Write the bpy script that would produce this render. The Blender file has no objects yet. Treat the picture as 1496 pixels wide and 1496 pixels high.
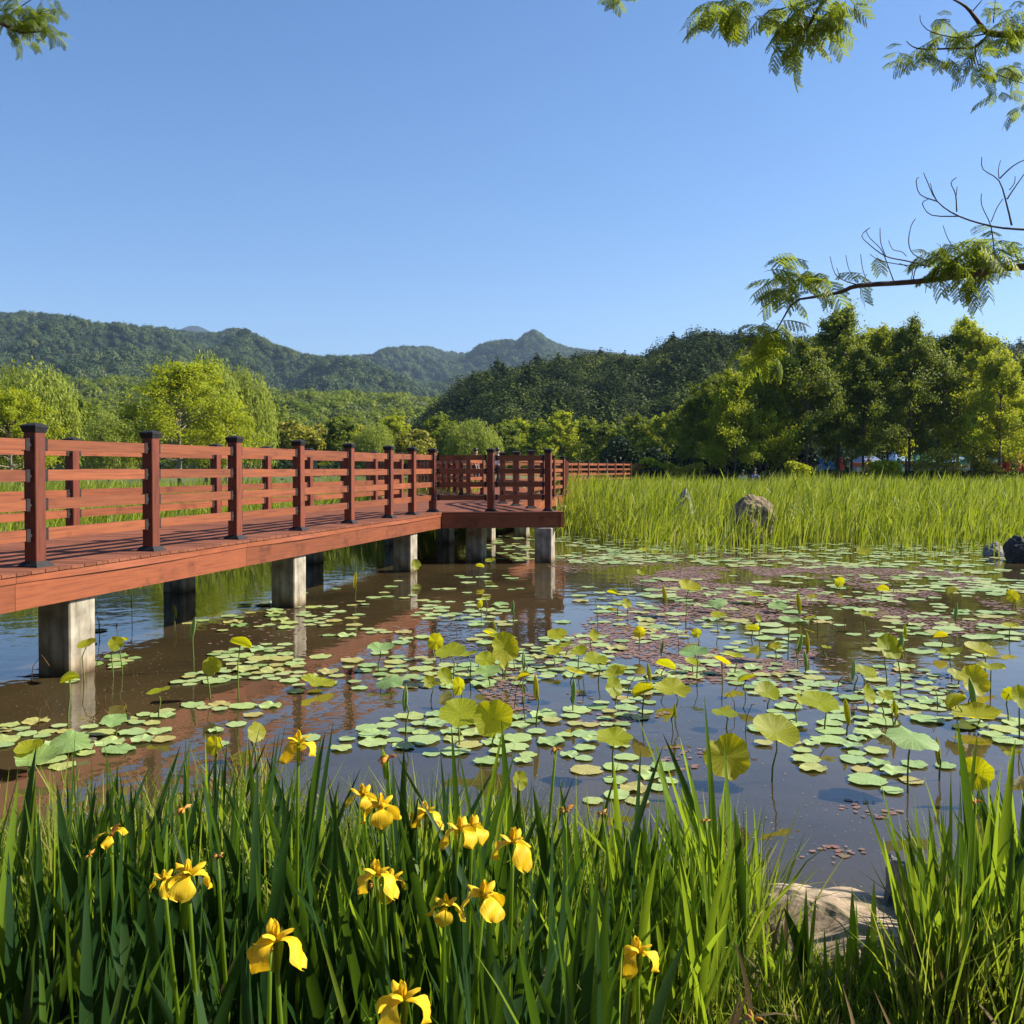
import bpy, math, random
import numpy as np
from mathutils import Vector, Matrix, noise as mn
R = math.radians
random.seed(7); rng = np.random.default_rng(7)
S = bpy.context.scene
COL = S.collection

# ------------------------------------------------------------------ camera
F = 1370.0; CX = 748.0; HOR = 684.0; CAMZ = 1.80; PITCH = R(1.0)
YP = HOR + F * math.tan(PITCH)
cam = bpy.data.objects.new('camera', bpy.data.cameras.new('camera')); COL.objects.link(cam)
cam.location = (0, 0, CAMZ); cam.rotation_euler = (math.pi/2 - PITCH, 0, 0)
cam.data.sensor_width = 36; cam.data.lens = 36 * F / 1496
cam.data.shift_y = (YP - 748) / 1496
cam.data.clip_start = 0.05; cam.data.clip_end = 20000
S.camera = cam

# ------------------------------------------------------------------ world, sun, exposure
SUN_AZ = R(80)      # clockwise from the view direction (+Y)
SUN_EL = R(38)
w = bpy.data.worlds.new('World'); S.world = w; w.use_nodes = True
nt = w.node_tree; nt.nodes.clear()
sky = nt.nodes.new('ShaderNodeTexSky'); sky.sky_type = 'NISHITA'; sky.sun_disc = False
sky.sun_elevation = SUN_EL; sky.sun_rotation = SUN_AZ
sky.air_density = 1.0; sky.dust_density = 0.35; sky.ozone_density = 4.5; sky.altitude = 50
bg = nt.nodes.new('ShaderNodeBackground'); bg.inputs[1].default_value = 0.078
wo = nt.nodes.new('ShaderNodeOutputWorld')
hs = nt.nodes.new('ShaderNodeHueSaturation'); hs.inputs['Saturation'].default_value = 1.2; nt.links.new(sky.outputs[0], hs.inputs['Color']); tn = nt.nodes.new('ShaderNodeMix'); tn.data_type = 'RGBA'; tn.blend_type = 'MULTIPLY'; tn.inputs[0].default_value = 1; tn.inputs[7].default_value = (1.07, .965, 1.0, 1); nt.links.new(hs.outputs[0], tn.inputs[6]); nt.links.new(tn.outputs[2], bg.inputs[0]); nt.links.new(bg.outputs[0], wo.inputs[0])
sl = bpy.data.lights.new('sun', 'SUN'); sl.energy = 5.0; sl.angle = R(0.5); sl.color = (1, .93, .80)
so = bpy.data.objects.new('sun', sl); COL.objects.link(so)
sd = Vector((math.sin(SUN_AZ)*math.cos(SUN_EL), math.cos(SUN_AZ)*math.cos(SUN_EL), math.sin(SUN_EL)))
so.rotation_euler = sd.to_track_quat('Z', 'Y').to_euler(); so.location = (30, 0, 40)
S.view_settings.view_transform = 'Standard'; S.view_settings.look = 'None'
S.view_settings.exposure = 1.12; S.view_settings.gamma = 1; S.view_settings.use_curve_mapping = False
S.render.engine = 'CYCLES'
cy = S.cycles
cy.max_bounces = 5; cy.diffuse_bounces = 1; cy.glossy_bounces = 3; cy.transmission_bounces = 4; cy.volume_bounces = 0
cy.use_denoising = True
try: cy.denoiser = 'OPENIMAGEDENOISE'
except Exception: pass
cy.sample_clamp_indirect = 4

# ------------------------------------------------------------------ helpers
cp, sp = math.cos(PITCH), math.sin(PITCH)
def ray(x, y):
    a = (x - CX) / F; b = (YP - y) / F
    return Vector((a, cp + b * sp, -sp + b * cp))
def at_z(x, y, z=0.0):
    d = ray(x, y); t = (z - CAMZ) / d.z
    return Vector((d.x * t, d.y * t, z))
def at_y(x, y, Y):
    d = ray(x, y); t = Y / d.y
    return Vector((d.x * t, Y, CAMZ + d.z * t))

def link(o, parent=None):
    COL.objects.link(o)
    if parent is not None: o.parent = parent
    return o
def tag(o, label=None, cat=None, group=None, kind=None):
    if label: o['label'] = label
    if cat: o['category'] = cat
    if group: o['group'] = group
    if kind: o['kind'] = kind
    return o
def mesh_np(name, V, Fc, smooth=False):
    V = np.asarray(V, dtype=np.float32).reshape(-1, 3); Fc = np.asarray(Fc, dtype=np.int32)
    me = bpy.data.meshes.new(name)
    k = Fc.shape[1]; n = Fc.shape[0]
    me.vertices.add(len(V)); me.vertices.foreach_set('co', V.ravel())
    me.loops.add(n * k); me.loops.foreach_set('vertex_index', Fc.ravel())
    me.polygons.add(n); me.polygons.foreach_set('loop_start', np.arange(0, n * k, k, dtype=np.int32))
    me.polygons.foreach_set('loop_total', np.full(n, k, dtype=np.int32))
    if smooth: me.polygons.foreach_set('use_smooth', np.ones(n, dtype=bool))
    me.update(); me.validate(); return me
class MB:
    """collects pieces of ONE object"""
    def __init__(s): s.v = []; s.f = []
    def add(s, vs, fs):
        b = len(s.v); s.v += [tuple(v) for v in vs]; s.f += [tuple(i + b for i in f) for f in fs]; return s
    def box(s, x0, x1, y0, y1, z0, z1, M=None, bev=0.0):
        if bev:
            b = bev; P = []
            for z, i in ((z0, b), (z0 + b, 0), (z1 - b, 0), (z1, b)):
                P += [(x0+i, y0+b, z), (x0+b, y0+i, z), (x1-b, y0+i, z), (x1-i, y0+b, z), (x1-i, y1-b, z), (x1-b, y1-i, z), (x0+b, y1-i, z), (x0+i, y1-b, z)]
            fs = [tuple(range(7, -1, -1)), tuple(range(24, 32))]
            for r in range(3):
                for k in range(8):
                    a = r*8+k; c = r*8+(k+1) % 8; fs.append((a, c, c+8, a+8))
        else:
            P = [(x0,y0,z0),(x1,y0,z0),(x1,y1,z0),(x0,y1,z0),(x0,y0,z1),(x1,y0,z1),(x1,y1,z1),(x0,y1,z1)]
            fs = [(3,2,1,0),(4,5,6,7),(0,1,5,4),(1,2,6,5),(2,3,7,6),(3,0,4,7)]
        if M is not None: P = [M @ Vector(p) for p in P]
        return s.add(P, fs)
    def tube(s, pts, rad, n=6, cap=True):
        pts = [Vector(p) for p in pts]
        if not isinstance(rad, (list, tuple)): rad = [rad] * len(pts)
        rings = []; up = Vector((0.13, 0.21, 1)).normalized()
        for i, p in enumerate(pts):
            d = (pts[min(i+1, len(pts)-1)] - pts[max(i-1, 0)])
            d = d.normalized() if d.length > 1e-9 else Vector((0, 0, 1))
            a = d.cross(up)
            if a.length < .05: a = d.cross(Vector((1, 0, 0)))
            a.normalize(); b = d.cross(a)
            rings.append([p + (a*math.cos(2*math.pi*k/n) + b*math.sin(2*math.pi*k/n))*rad[i] for k in range(n)])
        vs = [v for r in rings for v in r]; fs = []
        for i in range(len(rings)-1):
            for k in range(n):
                fs.append((i*n+k, i*n+(k+1) % n, (i+1)*n+(k+1) % n, (i+1)*n+k))
        if cap: fs.append(tuple(range(n))[::-1]); fs.append(tuple(range((len(rings)-1)*n, len(rings)*n)))
        return s.add(vs, fs)
    def build(s, name, mat, parent=None, smooth=False):
        me = bpy.data.meshes.new(name); me.from_pydata([tuple(v) for v in s.v], [], s.f); me.update()
        if smooth:
            for p in me.polygons: p.use_smooth = True
        me.materials.append(mat)
        return link(bpy.data.objects.new(name, me), parent)
def obj(name, me, mat=None, parent=None):
    if mat is not None and not me.materials: me.materials.append(mat)
    return link(bpy.data.objects.new(name, me), parent)
def empty(name, loc=(0, 0, 0), rz=0):
    o = bpy.data.objects.new(name, None); o.location = loc; o.rotation_euler = (0, 0, rz); o.empty_display_size = .2
    return link(o)
def copy_tree(o, parent=None):
    c = o.copy(); COL.objects.link(c)
    if parent is not None: c.parent = parent
    for ch in list(o.children): copy_tree(ch, c)
    return c

# ------------------------------------------------------------------ materials
def newmat(name):
    m = bpy.data.materials.new(name); m.use_nodes = True; t = m.node_tree; t.nodes.clear()
    out = t.nodes.new('ShaderNodeOutputMaterial'); return m, t, out
def N(t, typ, **kw):
    n = t.nodes.new(typ)
    for k, v in kw.items():
        if k[0] == 'i' and k[1:].isdigit(): n.inputs[int(k[1:])].default_value = v
        else: setattr(n, k, v)
    return n
def rgb(c): return (c[0], c[1], c[2], 1)
def ramp(t, stops):
    n = t.nodes.new('ShaderNodeValToRGB'); e = n.color_ramp.elements
    e[0].position = stops[0][0]; e[0].color = rgb(stops[0][1]); e[1].position = stops[-1][0]; e[1].color = rgb(stops[-1][1])
    for p, c in stops[1:-1]:
        x = e.new(p); x.color = rgb(c)
    return n
def leaf_mat(name, cols, transl=0.35, tcol=None, rough=.6, obj_var=0.0, spec=.15, vein=0.0):
    m, t, out = newmat(name); L = t.links
    g = N(t, 'ShaderNodeNewGeometry'); r = ramp(t, [(i/(len(cols)-1), c) for i, c in enumerate(cols)])
    if obj_var:
        oi = N(t, 'ShaderNodeObjectInfo'); mi = N(t, 'ShaderNodeMix', data_type='FLOAT'); mi.inputs[0].default_value = obj_var
        L.new(g.outputs['Random Per Island'], mi.inputs[2]); L.new(oi.outputs['Random'], mi.inputs[3]); L.new(mi.outputs[0], r.inputs[0])
    else: L.new(g.outputs['Random Per Island'], r.inputs[0])
    col = r.outputs[0]
    if vein:
        tc = N(t, 'ShaderNodeTexCoord'); nz = N(t, 'ShaderNodeTexNoise'); nz.inputs['Scale'].default_value = vein; nz.inputs['Detail'].default_value = 3
        L.new(tc.outputs['Object'], nz.inputs['Vector'])
        mx = N(t, 'ShaderNodeMix', data_type='RGBA', blend_type='MULTIPLY'); mx.inputs[0].default_value = .6
        rr = ramp(t, [(.3, (.55, .55, .5)), (.7, (1.25, 1.2, 1.1))]); L.new(nz.outputs[0], rr.inputs[0])
        L.new(col, mx.inputs[6]); L.new(rr.outputs[0], mx.inputs[7]); col = mx.outputs[2]
    p = N(t, 'ShaderNodeBsdfPrincipled'); p.inputs['Roughness'].default_value = rough; p.inputs['Specular IOR Level'].default_value = spec
    L.new(col, p.inputs['Base Color'])
    if transl:
        tr = N(t, 'ShaderNodeBsdfTranslucent'); mx2 = N(t, 'ShaderNodeMixShader'); mx2.inputs[0].default_value = transl
        if tcol:
            m3 = N(t, 'ShaderNodeMix', data_type='RGBA'); m3.inputs[0].default_value = .6; m3.inputs[7].default_value = rgb(tcol); L.new(col, m3.inputs[6]); L.new(m3.outputs[2], tr.inputs[0])
        else: L.new(col, tr.inputs[0])
        L.new(p.outputs[0], mx2.inputs[1]); L.new(tr.outputs[0], mx2.inputs[2]); L.new(mx2.outputs[0], out.inputs[0])
    else: L.new(p.outputs[0], out.inputs[0])
    return m
def solid(name, c, rough=.6, c2=None, scale=8, bump=0.0, metal=0.0, stretch=(1,1,1), coord='Object', spec=.5, detail=6, lo=.35, hi=.65):
    m, t, out = newmat(name); L = t.links
    p = N(t, 'ShaderNodeBsdfPrincipled'); p.inputs['Roughness'].default_value = rough; p.inputs['Metallic'].default_value = metal
    p.inputs['Specular IOR Level'].default_value = spec; p.inputs['Base Color'].default_value = rgb(c)
    if c2 or bump:
        tc = N(t, 'ShaderNodeTexCoord'); mp = N(t, 'ShaderNodeMapping'); mp.inputs['Scale'].default_value = stretch
        nz = N(t, 'ShaderNodeTexNoise'); nz.inputs['Scale'].default_value = scale; nz.inputs['Detail'].default_value = detail; nz.inputs['Roughness'].default_value = .6
        L.new(tc.outputs[coord], mp.inputs[0]); L.new(mp.outputs[0], nz.inputs['Vector'])
        if c2:
            r = ramp(t, [(lo, c), (hi, c2)]); L.new(nz.outputs[0], r.inputs[0]); L.new(r.outputs[0], p.inputs['Base Color'])
        if bump:
            b = N(t, 'ShaderNodeBump'); b.inputs['Strength'].default_value = bump; b.inputs['Distance'].default_value = .02
            L.new(nz.outputs[0], b.inputs['Height']); L.new(b.outputs[0], p.inputs['Normal'])
    L.new(p.outputs[0], out.inputs[0]); return m

def wood_mat(name, c, c2, spec=.35, rough=.55):
    """painted composite timber: fine streaks along the piece (object X), worn patches, dark scuffs"""
    m, t, out = newmat(name); L = t.links
    p = N(t, 'ShaderNodeBsdfPrincipled'); p.inputs['Roughness'].default_value = rough; p.inputs['Specular IOR Level'].default_value = spec
    tc = N(t, 'ShaderNodeTexCoord'); mp = N(t, 'ShaderNodeMapping'); mp.inputs['Scale'].default_value = (1.2, 26, 26)
    oi = N(t, 'ShaderNodeObjectInfo'); ad = N(t, 'ShaderNodeVectorMath', operation='ADD')
    mu = N(t, 'ShaderNodeVectorMath', operation='SCALE'); cb = N(t, 'ShaderNodeCombineXYZ')
    L.new(oi.outputs['Random'], cb.inputs[0]); L.new(oi.outputs['Random'], cb.inputs[1]); L.new(cb.outputs[0], mu.inputs[0]); mu.inputs['Scale'].default_value = 37
    L.new(tc.outputs['Object'], ad.inputs[0]); L.new(mu.outputs[0], ad.inputs[1]); L.new(ad.outputs[0], mp.inputs[0])
    n1 = N(t, 'ShaderNodeTexNoise'); n1.inputs['Scale'].default_value = 2.2; n1.inputs['Detail'].default_value = 5; L.new(mp.outputs[0], n1.inputs['Vector'])
    r = ramp(t, [(.32, c2), (.55, c)]); L.new(n1.outputs[0], r.inputs[0])
    n2 = N(t, 'ShaderNodeTexNoise'); n2.inputs['Scale'].default_value = 3.0; n2.inputs['Detail'].default_value = 7; n2.inputs['Roughness'].default_value = .65; L.new(ad.outputs[0], n2.inputs['Vector'])
    r2 = ramp(t, [(.30, (.40, .38, .38)), (.44, (.96, .96, .96)), (.58, (1, 1, 1)), (.74, (1.3, 1.24, 1.2))]); L.new(n2.outputs[0], r2.inputs[0])
    mx = N(t, 'ShaderNodeMix', data_type='RGBA', blend_type='MULTIPLY'); mx.inputs[0].default_value = .8
    L.new(r.outputs[0], mx.inputs[6]); L.new(r2.outputs[0], mx.inputs[7])
    # each piece a little different
    hv = N(t, 'ShaderNodeHueSaturation'); mr = N(t, 'ShaderNodeMapRange'); mr.inputs[3].default_value = .78; mr.inputs[4].default_value = 1.18
    L.new(oi.outputs['Random'], mr.inputs[0]); L.new(mr.outputs[0], hv.inputs['Value']); L.new(mx.outputs[2], hv.inputs['Color']); L.new(hv.outputs[0], p.inputs['Base Color'])
    b = N(t, 'ShaderNodeBump'); b.inputs['Strength'].default_value = .25; b.inputs['Distance'].default_value = .004; L.new(n1.outputs[0], b.inputs['Height']); L.new(b.outputs[0], p.inputs['Normal'])
    L.new(p.outputs[0], out.inputs[0]); return m
M_rail = wood_mat('rail_timber', (.25, .074, .027), (.16, .044, .019))
M_post = wood_mat('post_timber', (.19, .047, .022), (.10, .026, .014))
M_fascia = wood_mat('fascia_timber', (.25, .070, .026), (.175, .046, .019))
M_deck = wood_mat('deck_timber', (.22, .080, .044), (.15, .052, .030), .15, .85)
M_cap = solid('black_cap_plastic', (.012, .011, .012), .6, (.025, .024, .025), 30, .05, spec=.25)
M_bracket = solid('grey_bracket_metal', (.022, .016, .016), .7, (.035, .025, .025), 20, spec=.2)
M_bolt = solid('steel_bolt', (.72, .70, .66), .35)

def concrete():
    m, t, out = newmat('weathered_concrete'); L = t.links
    p = N(t, 'ShaderNodeBsdfPrincipled'); p.inputs['Roughness'].default_value = .85
    tc = N(t, 'ShaderNodeTexCoord'); n1 = N(t, 'ShaderNodeTexNoise'); n1.inputs['Scale'].default_value = 5; n1.inputs['Detail'].default_value = 8
    L.new(tc.outputs['Object'], n1.inputs['Vector']); r = ramp(t, [(.35, (.22, .185, .13)), (.6, (.43, .385, .30))]); L.new(n1.outputs[0], r.inputs[0])
    mp = N(t, 'ShaderNodeMapping'); mp.inputs['Scale'].default_value = (14, 14, .8); n2 = N(t, 'ShaderNodeTexNoise'); n2.inputs['Scale'].default_value = 1.3; n2.inputs['Detail'].default_value = 5
    L.new(tc.outputs['Object'], mp.inputs[0]); L.new(mp.outputs[0], n2.inputs['Vector']); r2 = ramp(t, [(.36, (.42, .38, .33)), (.55, (1, 1, 1))]); L.new(n2.outputs[0], r2.inputs[0])
    mx = N(t, 'ShaderNodeMix', data_type='RGBA', blend_type='MULTIPLY'); mx.inputs[0].default_value = .7; L.new(r.outputs[0], mx.inputs[6]); L.new(r2.outputs[0], mx.inputs[7])
    # tide mark: wet, browner foot
    sx = N(t, 'ShaderNodeSeparateXYZ'); L.new(tc.outputs['Object'], sx.inputs[0])
    ma = N(t, 'ShaderNodeMath', operation='MULTIPLY_ADD'); ma.inputs[1].default_value = .10; L.new(n1.outputs[0], ma.inputs[0]); L.new(sx.outputs[2], ma.inputs[2])
    r3 = ramp(t, [(.06, (.28, .2, .12)), (.17, (.9, .82, .7)), (.24, (1, 1, 1))]); L.new(ma.outputs[0], r3.inputs[0])
    mx2 = N(t, 'ShaderNodeMix', data_type='RGBA', blend_type='MULTIPLY'); mx2.inputs[0].default_value = 1; L.new(mx.outputs[2], mx2.inputs[6]); L.new(r3.outputs[0], mx2.inputs[7])
    L.new(mx2.outputs[2], p.inputs['Base Color'])
    b = N(t, 'ShaderNodeBump'); b.inputs['Strength'].default_value = .3; b.inputs['Distance'].default_value = .01; L.new(n1.outputs[0], b.inputs['Height']); L.new(b.outputs[0], p.inputs['Normal'])
    L.new(p.outputs[0], out.inputs[0]); return m
M_conc = concrete()

def water_mat():
    m, t, out = newmat('pond_water'); L = t.links
    p = N(t, 'ShaderNodeBsdfPrincipled'); p.inputs['Roughness'].default_value = .03; p.inputs['IOR'].default_value = 1.5
    tc = N(t, 'ShaderNodeTexCoord'); n1 = N(t, 'ShaderNodeTexNoise'); n1.inputs['Scale'].default_value = .55; n1.inputs['Detail'].default_value = 6
    L.new(tc.outputs['Object'], n1.inputs['Vector']); r = ramp(t, [(.3, (.032, .025, .012)), (.7, (.074, .052, .022))]); L.new(n1.outputs[0], r.inputs[0])
    # dust and pollen specks
    v = N(t, 'ShaderNodeTexVoronoi'); v.inputs['Scale'].default_value = 16; L.new(tc.outputs['Object'], v.inputs['Vector'])
    r2 = ramp(t, [(.05, (1, 1, 1)), (.085, (0, 0, 0))]); L.new(v.outputs['Distance'], r2.inputs[0])
    n3 = N(t, 'ShaderNodeTexNoise'); n3.inputs['Scale'].default_value = .9; n3.inputs['Detail'].default_value = 3; L.new(tc.outputs['Object'], n3.inputs['Vector'])
    r4 = ramp(t, [(.48, (0, 0, 0)), (.62, (.8, .8, .8))]); L.new(n3.outputs[0], r4.inputs[0])
    mm = N(t, 'ShaderNodeMath', operation='MULTIPLY'); L.new(r2.outputs[0], mm.inputs[0]); L.new(r4.outputs[0], mm.inputs[1])
    mx = N(t, 'ShaderNodeMix', data_type='RGBA'); mx.inputs[7].default_value = (.34, .25, .15, 1); L.new(mm.outputs[0], mx.inputs[0]); L.new(r.outputs[0], mx.inputs[6])
    L.new(mx.outputs[2], p.inputs['Base Color'])
    ro = N(t, 'ShaderNodeMapRange'); ro.inputs[3].default_value = .025; ro.inputs[4].default_value = .5; L.new(mm.outputs[0], ro.inputs[0]); L.new(ro.outputs[0], p.inputs['Roughness'])
    n2 = N(t, 'ShaderNodeTexNoise'); n2.inputs['Scale'].default_value = 2.6; n2.inputs['Detail'].default_value = 3; L.new(tc.outputs['Object'], n2.inputs['Vector'])
    b = N(t, 'ShaderNodeBump'); b.inputs['Strength'].default_value = .22; b.inputs['Distance'].default_value = .02; L.new(n2.outputs[0], b.inputs['Height']); L.new(b.outputs[0], p.inputs['Normal'])
    L.new(p.outputs[0], out.inputs[0]); return m
M_water = water_mat()
M_soil = solid('bank_soil', (.055, .032, .018), .95, (.15, .09, .05), 9, .8)
M_rock = solid('pale_rock', (.17, .125, .075), .9, (.46, .34, .22), 5, .9, detail=10, lo=.38, hi=.62)
M_boul = solid('tan_boulder', (.10, .075, .042), .95, (.28, .20, .12), 4, .9, detail=10)
M_rockg = solid('grey_rock', (.10, .095, .09), .9, (.34, .31, .27), 5, .7, detail=9)
M_rockd = solid('dark_rock', (.02, .018, .016), .9, (.06, .055, .05), 5, .6)
M_bark = solid('bark', (.06, .045, .035), .9, (.14, .11, .085), 14, .5, stretch=(1, 1, .25))
M_barkp = solid('pale_bark', (.16, .13, .09), .9, (.30, .25, .18), 14, .5, stretch=(1, 1, .25))
M_twig = solid('dark_twig', (.06, .045, .05), .85, (.13, .10, .10), 30)
M_ground = solid('meadow_ground', (.06, .085, .02), .95, (.12, .14, .035), .35, .3)
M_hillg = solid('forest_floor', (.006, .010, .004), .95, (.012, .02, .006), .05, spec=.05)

# ------------------------------------------------------------------ ground, pond
def sstep(a, b, x):
    t = min(1, max(0, (x - a) / (b - a))); return t*t*(3-2*t)
def far_shore(x):
    if x > 4: return 55 + .02*x
    return 55 + sstep(4, -10, x) * 25
def ground_h(x, y):
    n = mn.noise(Vector((x*1.3, y*1.3, 0))) * .05 + mn.noise(Vector((x*6, y*6, 3))) * .018
    sh = 3.55 + .25*mn.noise(Vector((x*.5, 9, 1)))
    near = .26 - .15*sstep(2.65, 3.15, y) + n + .1*max(0, 1.5 - y) - sstep(sh - .45, sh + .7, y) * 1.1
    if abs(x) > 6: near -= 0
    fs = far_shore(x)
    far = -1.0 + sstep(fs - 2, fs + 3, y) * 2.1
    side = -1.0 + max(sstep(-48, -56, x), sstep(75, 85, x)) * 2.1
    base = max(far, side)
    if y < 12: return max(near, -1.0 if y < 6 else base) if y < 6 else base
    return base
def axis(dense0, dense1, step, far, g=1.22):
    a = list(np.arange(dense0, dense1 + 1e-6, step)); s = step
    while a[-1] < far: s = min(s * g, 400) if a[-1] > 130 else min(s*g, 2.2); a.append(a[-1] + s)
    b = [dense0]; s = step; 
    while b[-1] > -far: s = min(s * g, 400) if b[-1] < -130 else min(s*g, 2.2); b.append(b[-1] - s)
    return np.array(sorted(set(b[1:] + a)))
xs = axis(-4, 4.5, .09, 4600); ys = axis(.4, 5.2, .08, 4600); ys = ys[ys > -300]
V = np.array([(x, y, ground_h(x, y)) for y in ys for x in xs]); nx = len(xs)
ii = (np.arange(len(ys)-1)[:, None]*nx + np.arange(nx-1)[None, :]).ravel()
Fg = np.stack([ii, ii+1, ii+1+nx, ii+nx], 1)
cy_ = V[Fg[:, 0], 1]; cx_ = V[Fg[:, 0], 0]
g = obj('ground', mesh_np('ground', V, Fg, True), M_soil); g.data.materials.append(M_ground)
mi = ((cy_ > 12) | (np.abs(cx_) > 40)).astype(np.int32); g.data.polygons.foreach_set('material_index', mi)
tag(g, kind='structure')
wm = MB().add([(-60, 2.8, 0), (90, 2.8, 0), (90, 90, 0), (-60, 90, 0)], [(0, 1, 2, 3)])
wtr = wm.build('pond_water', M_water); tag(wtr, kind='structure')

# ------------------------------------------------------------------ boardwalk
TH = R(14.2); A2 = (math.sin(TH), math.cos(TH)); P2 = (math.cos(TH), -math.sin(TH))
DECK = .97
def P(t, p=0.0): return (-4.02 + t*A2[0] + p*P2[0], 7.9 + t*A2[1] + p*P2[1])
bw = empty('boardwalk', (P(0)[0], P(0)[1], 0))
tag(bw, 'red brown timber boardwalk with black-capped railings on concrete piers over the lotus pond', 'boardwalk')
BO = Vector(bw.location)
def put(o, x, y, z, ang, parent=bw, sx=1):
    o.parent = parent; off = BO if parent is bw else Vector((0, 0, 0))
    o.location = (x - off.x, y - off.y, z - off.z); o.rotation_euler = (0, 0, ang); o.scale = (sx, 1, 1); return o
def protomesh(mb, name, mat, smooth=False):
    me = bpy.data.meshes.new(name); me.from_pydata([tuple(v) for v in mb.v], [], mb.f); me.update(); me.materials.append(mat); return me
me_post = protomesh(MB().box(-.58, .55, -.06, .06, -.06, .06, bev=.006), 'post', M_post)   # lying along X so the grain runs up the post
capb = MB()
def frustum(mb, a0, a1, z0, z1, b0=None):
    return mb.add([(-a0,-a0,z0),(a0,-a0,z0),(a0,a0,z0),(-a0,a0,z0),(-a1,-a1,z1),(a1,-a1,z1),(a1,a1,z1),(-a1,a1,z1)], [(3,2,1,0),(4,5,6,7),(0,1,5,4),(1,2,6,5),(2,3,7,6),(3,0,4,7)])
frustum(capb, .064, .074, -.035, .005); frustum(capb, .078, .078, .0055, .022); frustum(capb, .078, .03, .0225, .045)
me_cap = protomesh(capb, 'cap', M_cap)
bb = MB(); frustum(bb, .105, .10, 0, .012); frustum(bb, .095, .068, .0125, .045)
me_base = protomesh(bb, 'base_plate', M_cap)
me_rail = protomesh(MB().box(-.5, .5, -.02, .02, -.047, .047), 'rail', M_rail)
me_bra = protomesh(MB().box(-.022, .022, -.026, .026, -.053, .053), 'bracket', M_bracket)
me_bolt = protomesh(MB().tube([(-.03, 0, 0), (.012, 0, 0), (.0125, 0, 0), (.024, 0, 0)], [.007, .007, .014, .014], 6), 'bolt', M_bolt)
posts_done = set()
def post(x, y, ang):
    k = (round(x, 1), round(y, 1))
    if k in posts_done: return
    posts_done.add(k)
    o = link(bpy.data.objects.new('post', me_post)); o.parent = bw
    o.location = (x - BO.x, y - BO.y, DECK + .60 - BO.z)
    o.rotation_euler = Matrix.Rotation(ang, 3, 'Z').to_euler()
    o.matrix_local = Matrix.Translation(o.location) @ Matrix.Rotation(ang, 4, 'Z') @ Matrix.Rotation(-math.pi/2, 4, 'Y')
    inv = Matrix.Rotation(math.pi/2, 4, 'Y')
    c = link(bpy.data.objects.new('cap', me_cap), o); c.matrix_local = inv @ Matrix.Translation((0, 0, .565))
    b = link(bpy.data.objects.new('base_plate', me_base), o); b.matrix_local = inv @ Matrix.Translation((0, 0, -.598))
def rails(a, b, detail):
    dx, dy = b[0]-a[0], b[1]-a[1]; Ln = math.hypot(dx, dy); ang = math.atan2(dy, dx); mx, my = (a[0]+b[0])/2, (a[1]+b[1])/2
    rl = Ln - .12 - .05
    for h in (.27, .52, .77, 1.03):
        o = put(link(bpy.data.objects.new('rail', me_rail)), mx, my, DECK + h + random.uniform(-.004, .004), ang, sx=rl)
        if detail:
            for s in (-1, 1):
                br = link(bpy.data.objects.new('bracket', me_bra), o); br.location = (s*(.5 - .018/rl), 0, 0); br.scale = (1/rl, 1, 1)
                bo = link(bpy.data.objects.new('bolt', me_bolt), o); bo.location = (s*(.5 + .006/rl), -.008, -.004); bo.rotation_euler = (0, 0, 0 if s > 0 else math.pi); bo.scale = (1/rl, 1, 1)
def run(pts, detail=True, ang=None):
    for i, a in enumerate(pts):
        b = pts[min(i+1, len(pts)-1)]; c = pts[max(i-1, 0)]
        an = ang if ang is not None else math.atan2(b[1]-c[1], b[0]-c[0]); post(a[0], a[1], an)
    for a, b in zip(pts[:-1], pts[1:]): rails(a, b, detail)
def sub(a, b, n): return [(a[0]+(b[0]-a[0])*i/n, a[1]+(b[1]-a[1])*i/n) for i in range(n+1)]
mang = math.atan2(A2[1], A2[0])
right_t = [-6.4, -4.8, -3.2, -1.6, 0, 1.58, 3.17, 4.77, 6.41, 8.01, 9.12]
K0 = P(10.24); K1 = (.70, 18.1); K2 = P(14.6, .225); K3 = P(21.9, .225)
run([P(t) for t in right_t] + [K0], True, mang)
run(sub(K0, K1, 2), True, mang)
run(sub(K1, K2, 3), True)
run(sub(K2, K3, 5), True, mang)
run([P(t, -2.25) for t in (-6.4, -4.8, -3.2, -1.6, 0, 1.6, 3.2, 4.8, 6.4, 8.0, 9.6, 11.2, 12.8, 14.4)], True, mang)
BD = (math.sin(R(-10.8)), math.cos(R(-10.8))); B7 = P(14.4, -2.25); R0 = P(20, -2.25); R1 = P(21.5, -2.25)
def along(a, d, s): return (a[0]+d[0]*s, a[1]+d[1]*s)
run(sub(B7, along(B7, BD, 22.4), 14), False)
run(sub(R0, along(R0, BD, 17.6), 11), False)
run([R0, R1], False, mang)
F1 = (-2.8, 35.0); F2 = (-2.6, 43.0); F3 = (.3, 45.5); G1 = (2.6, 44.0); G2 = (8.6, 58.0); F4 = (6.3, 59.3)
run(sub(R1, F1, 4), False); run(sub(F1, F2, 5), False); run(sub(F2, F3, 2), False); run(sub(F3, F4, 10), False)
run(sub(K3, G1, 10), False); run(sub(G1, G2, 10), False)

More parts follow.
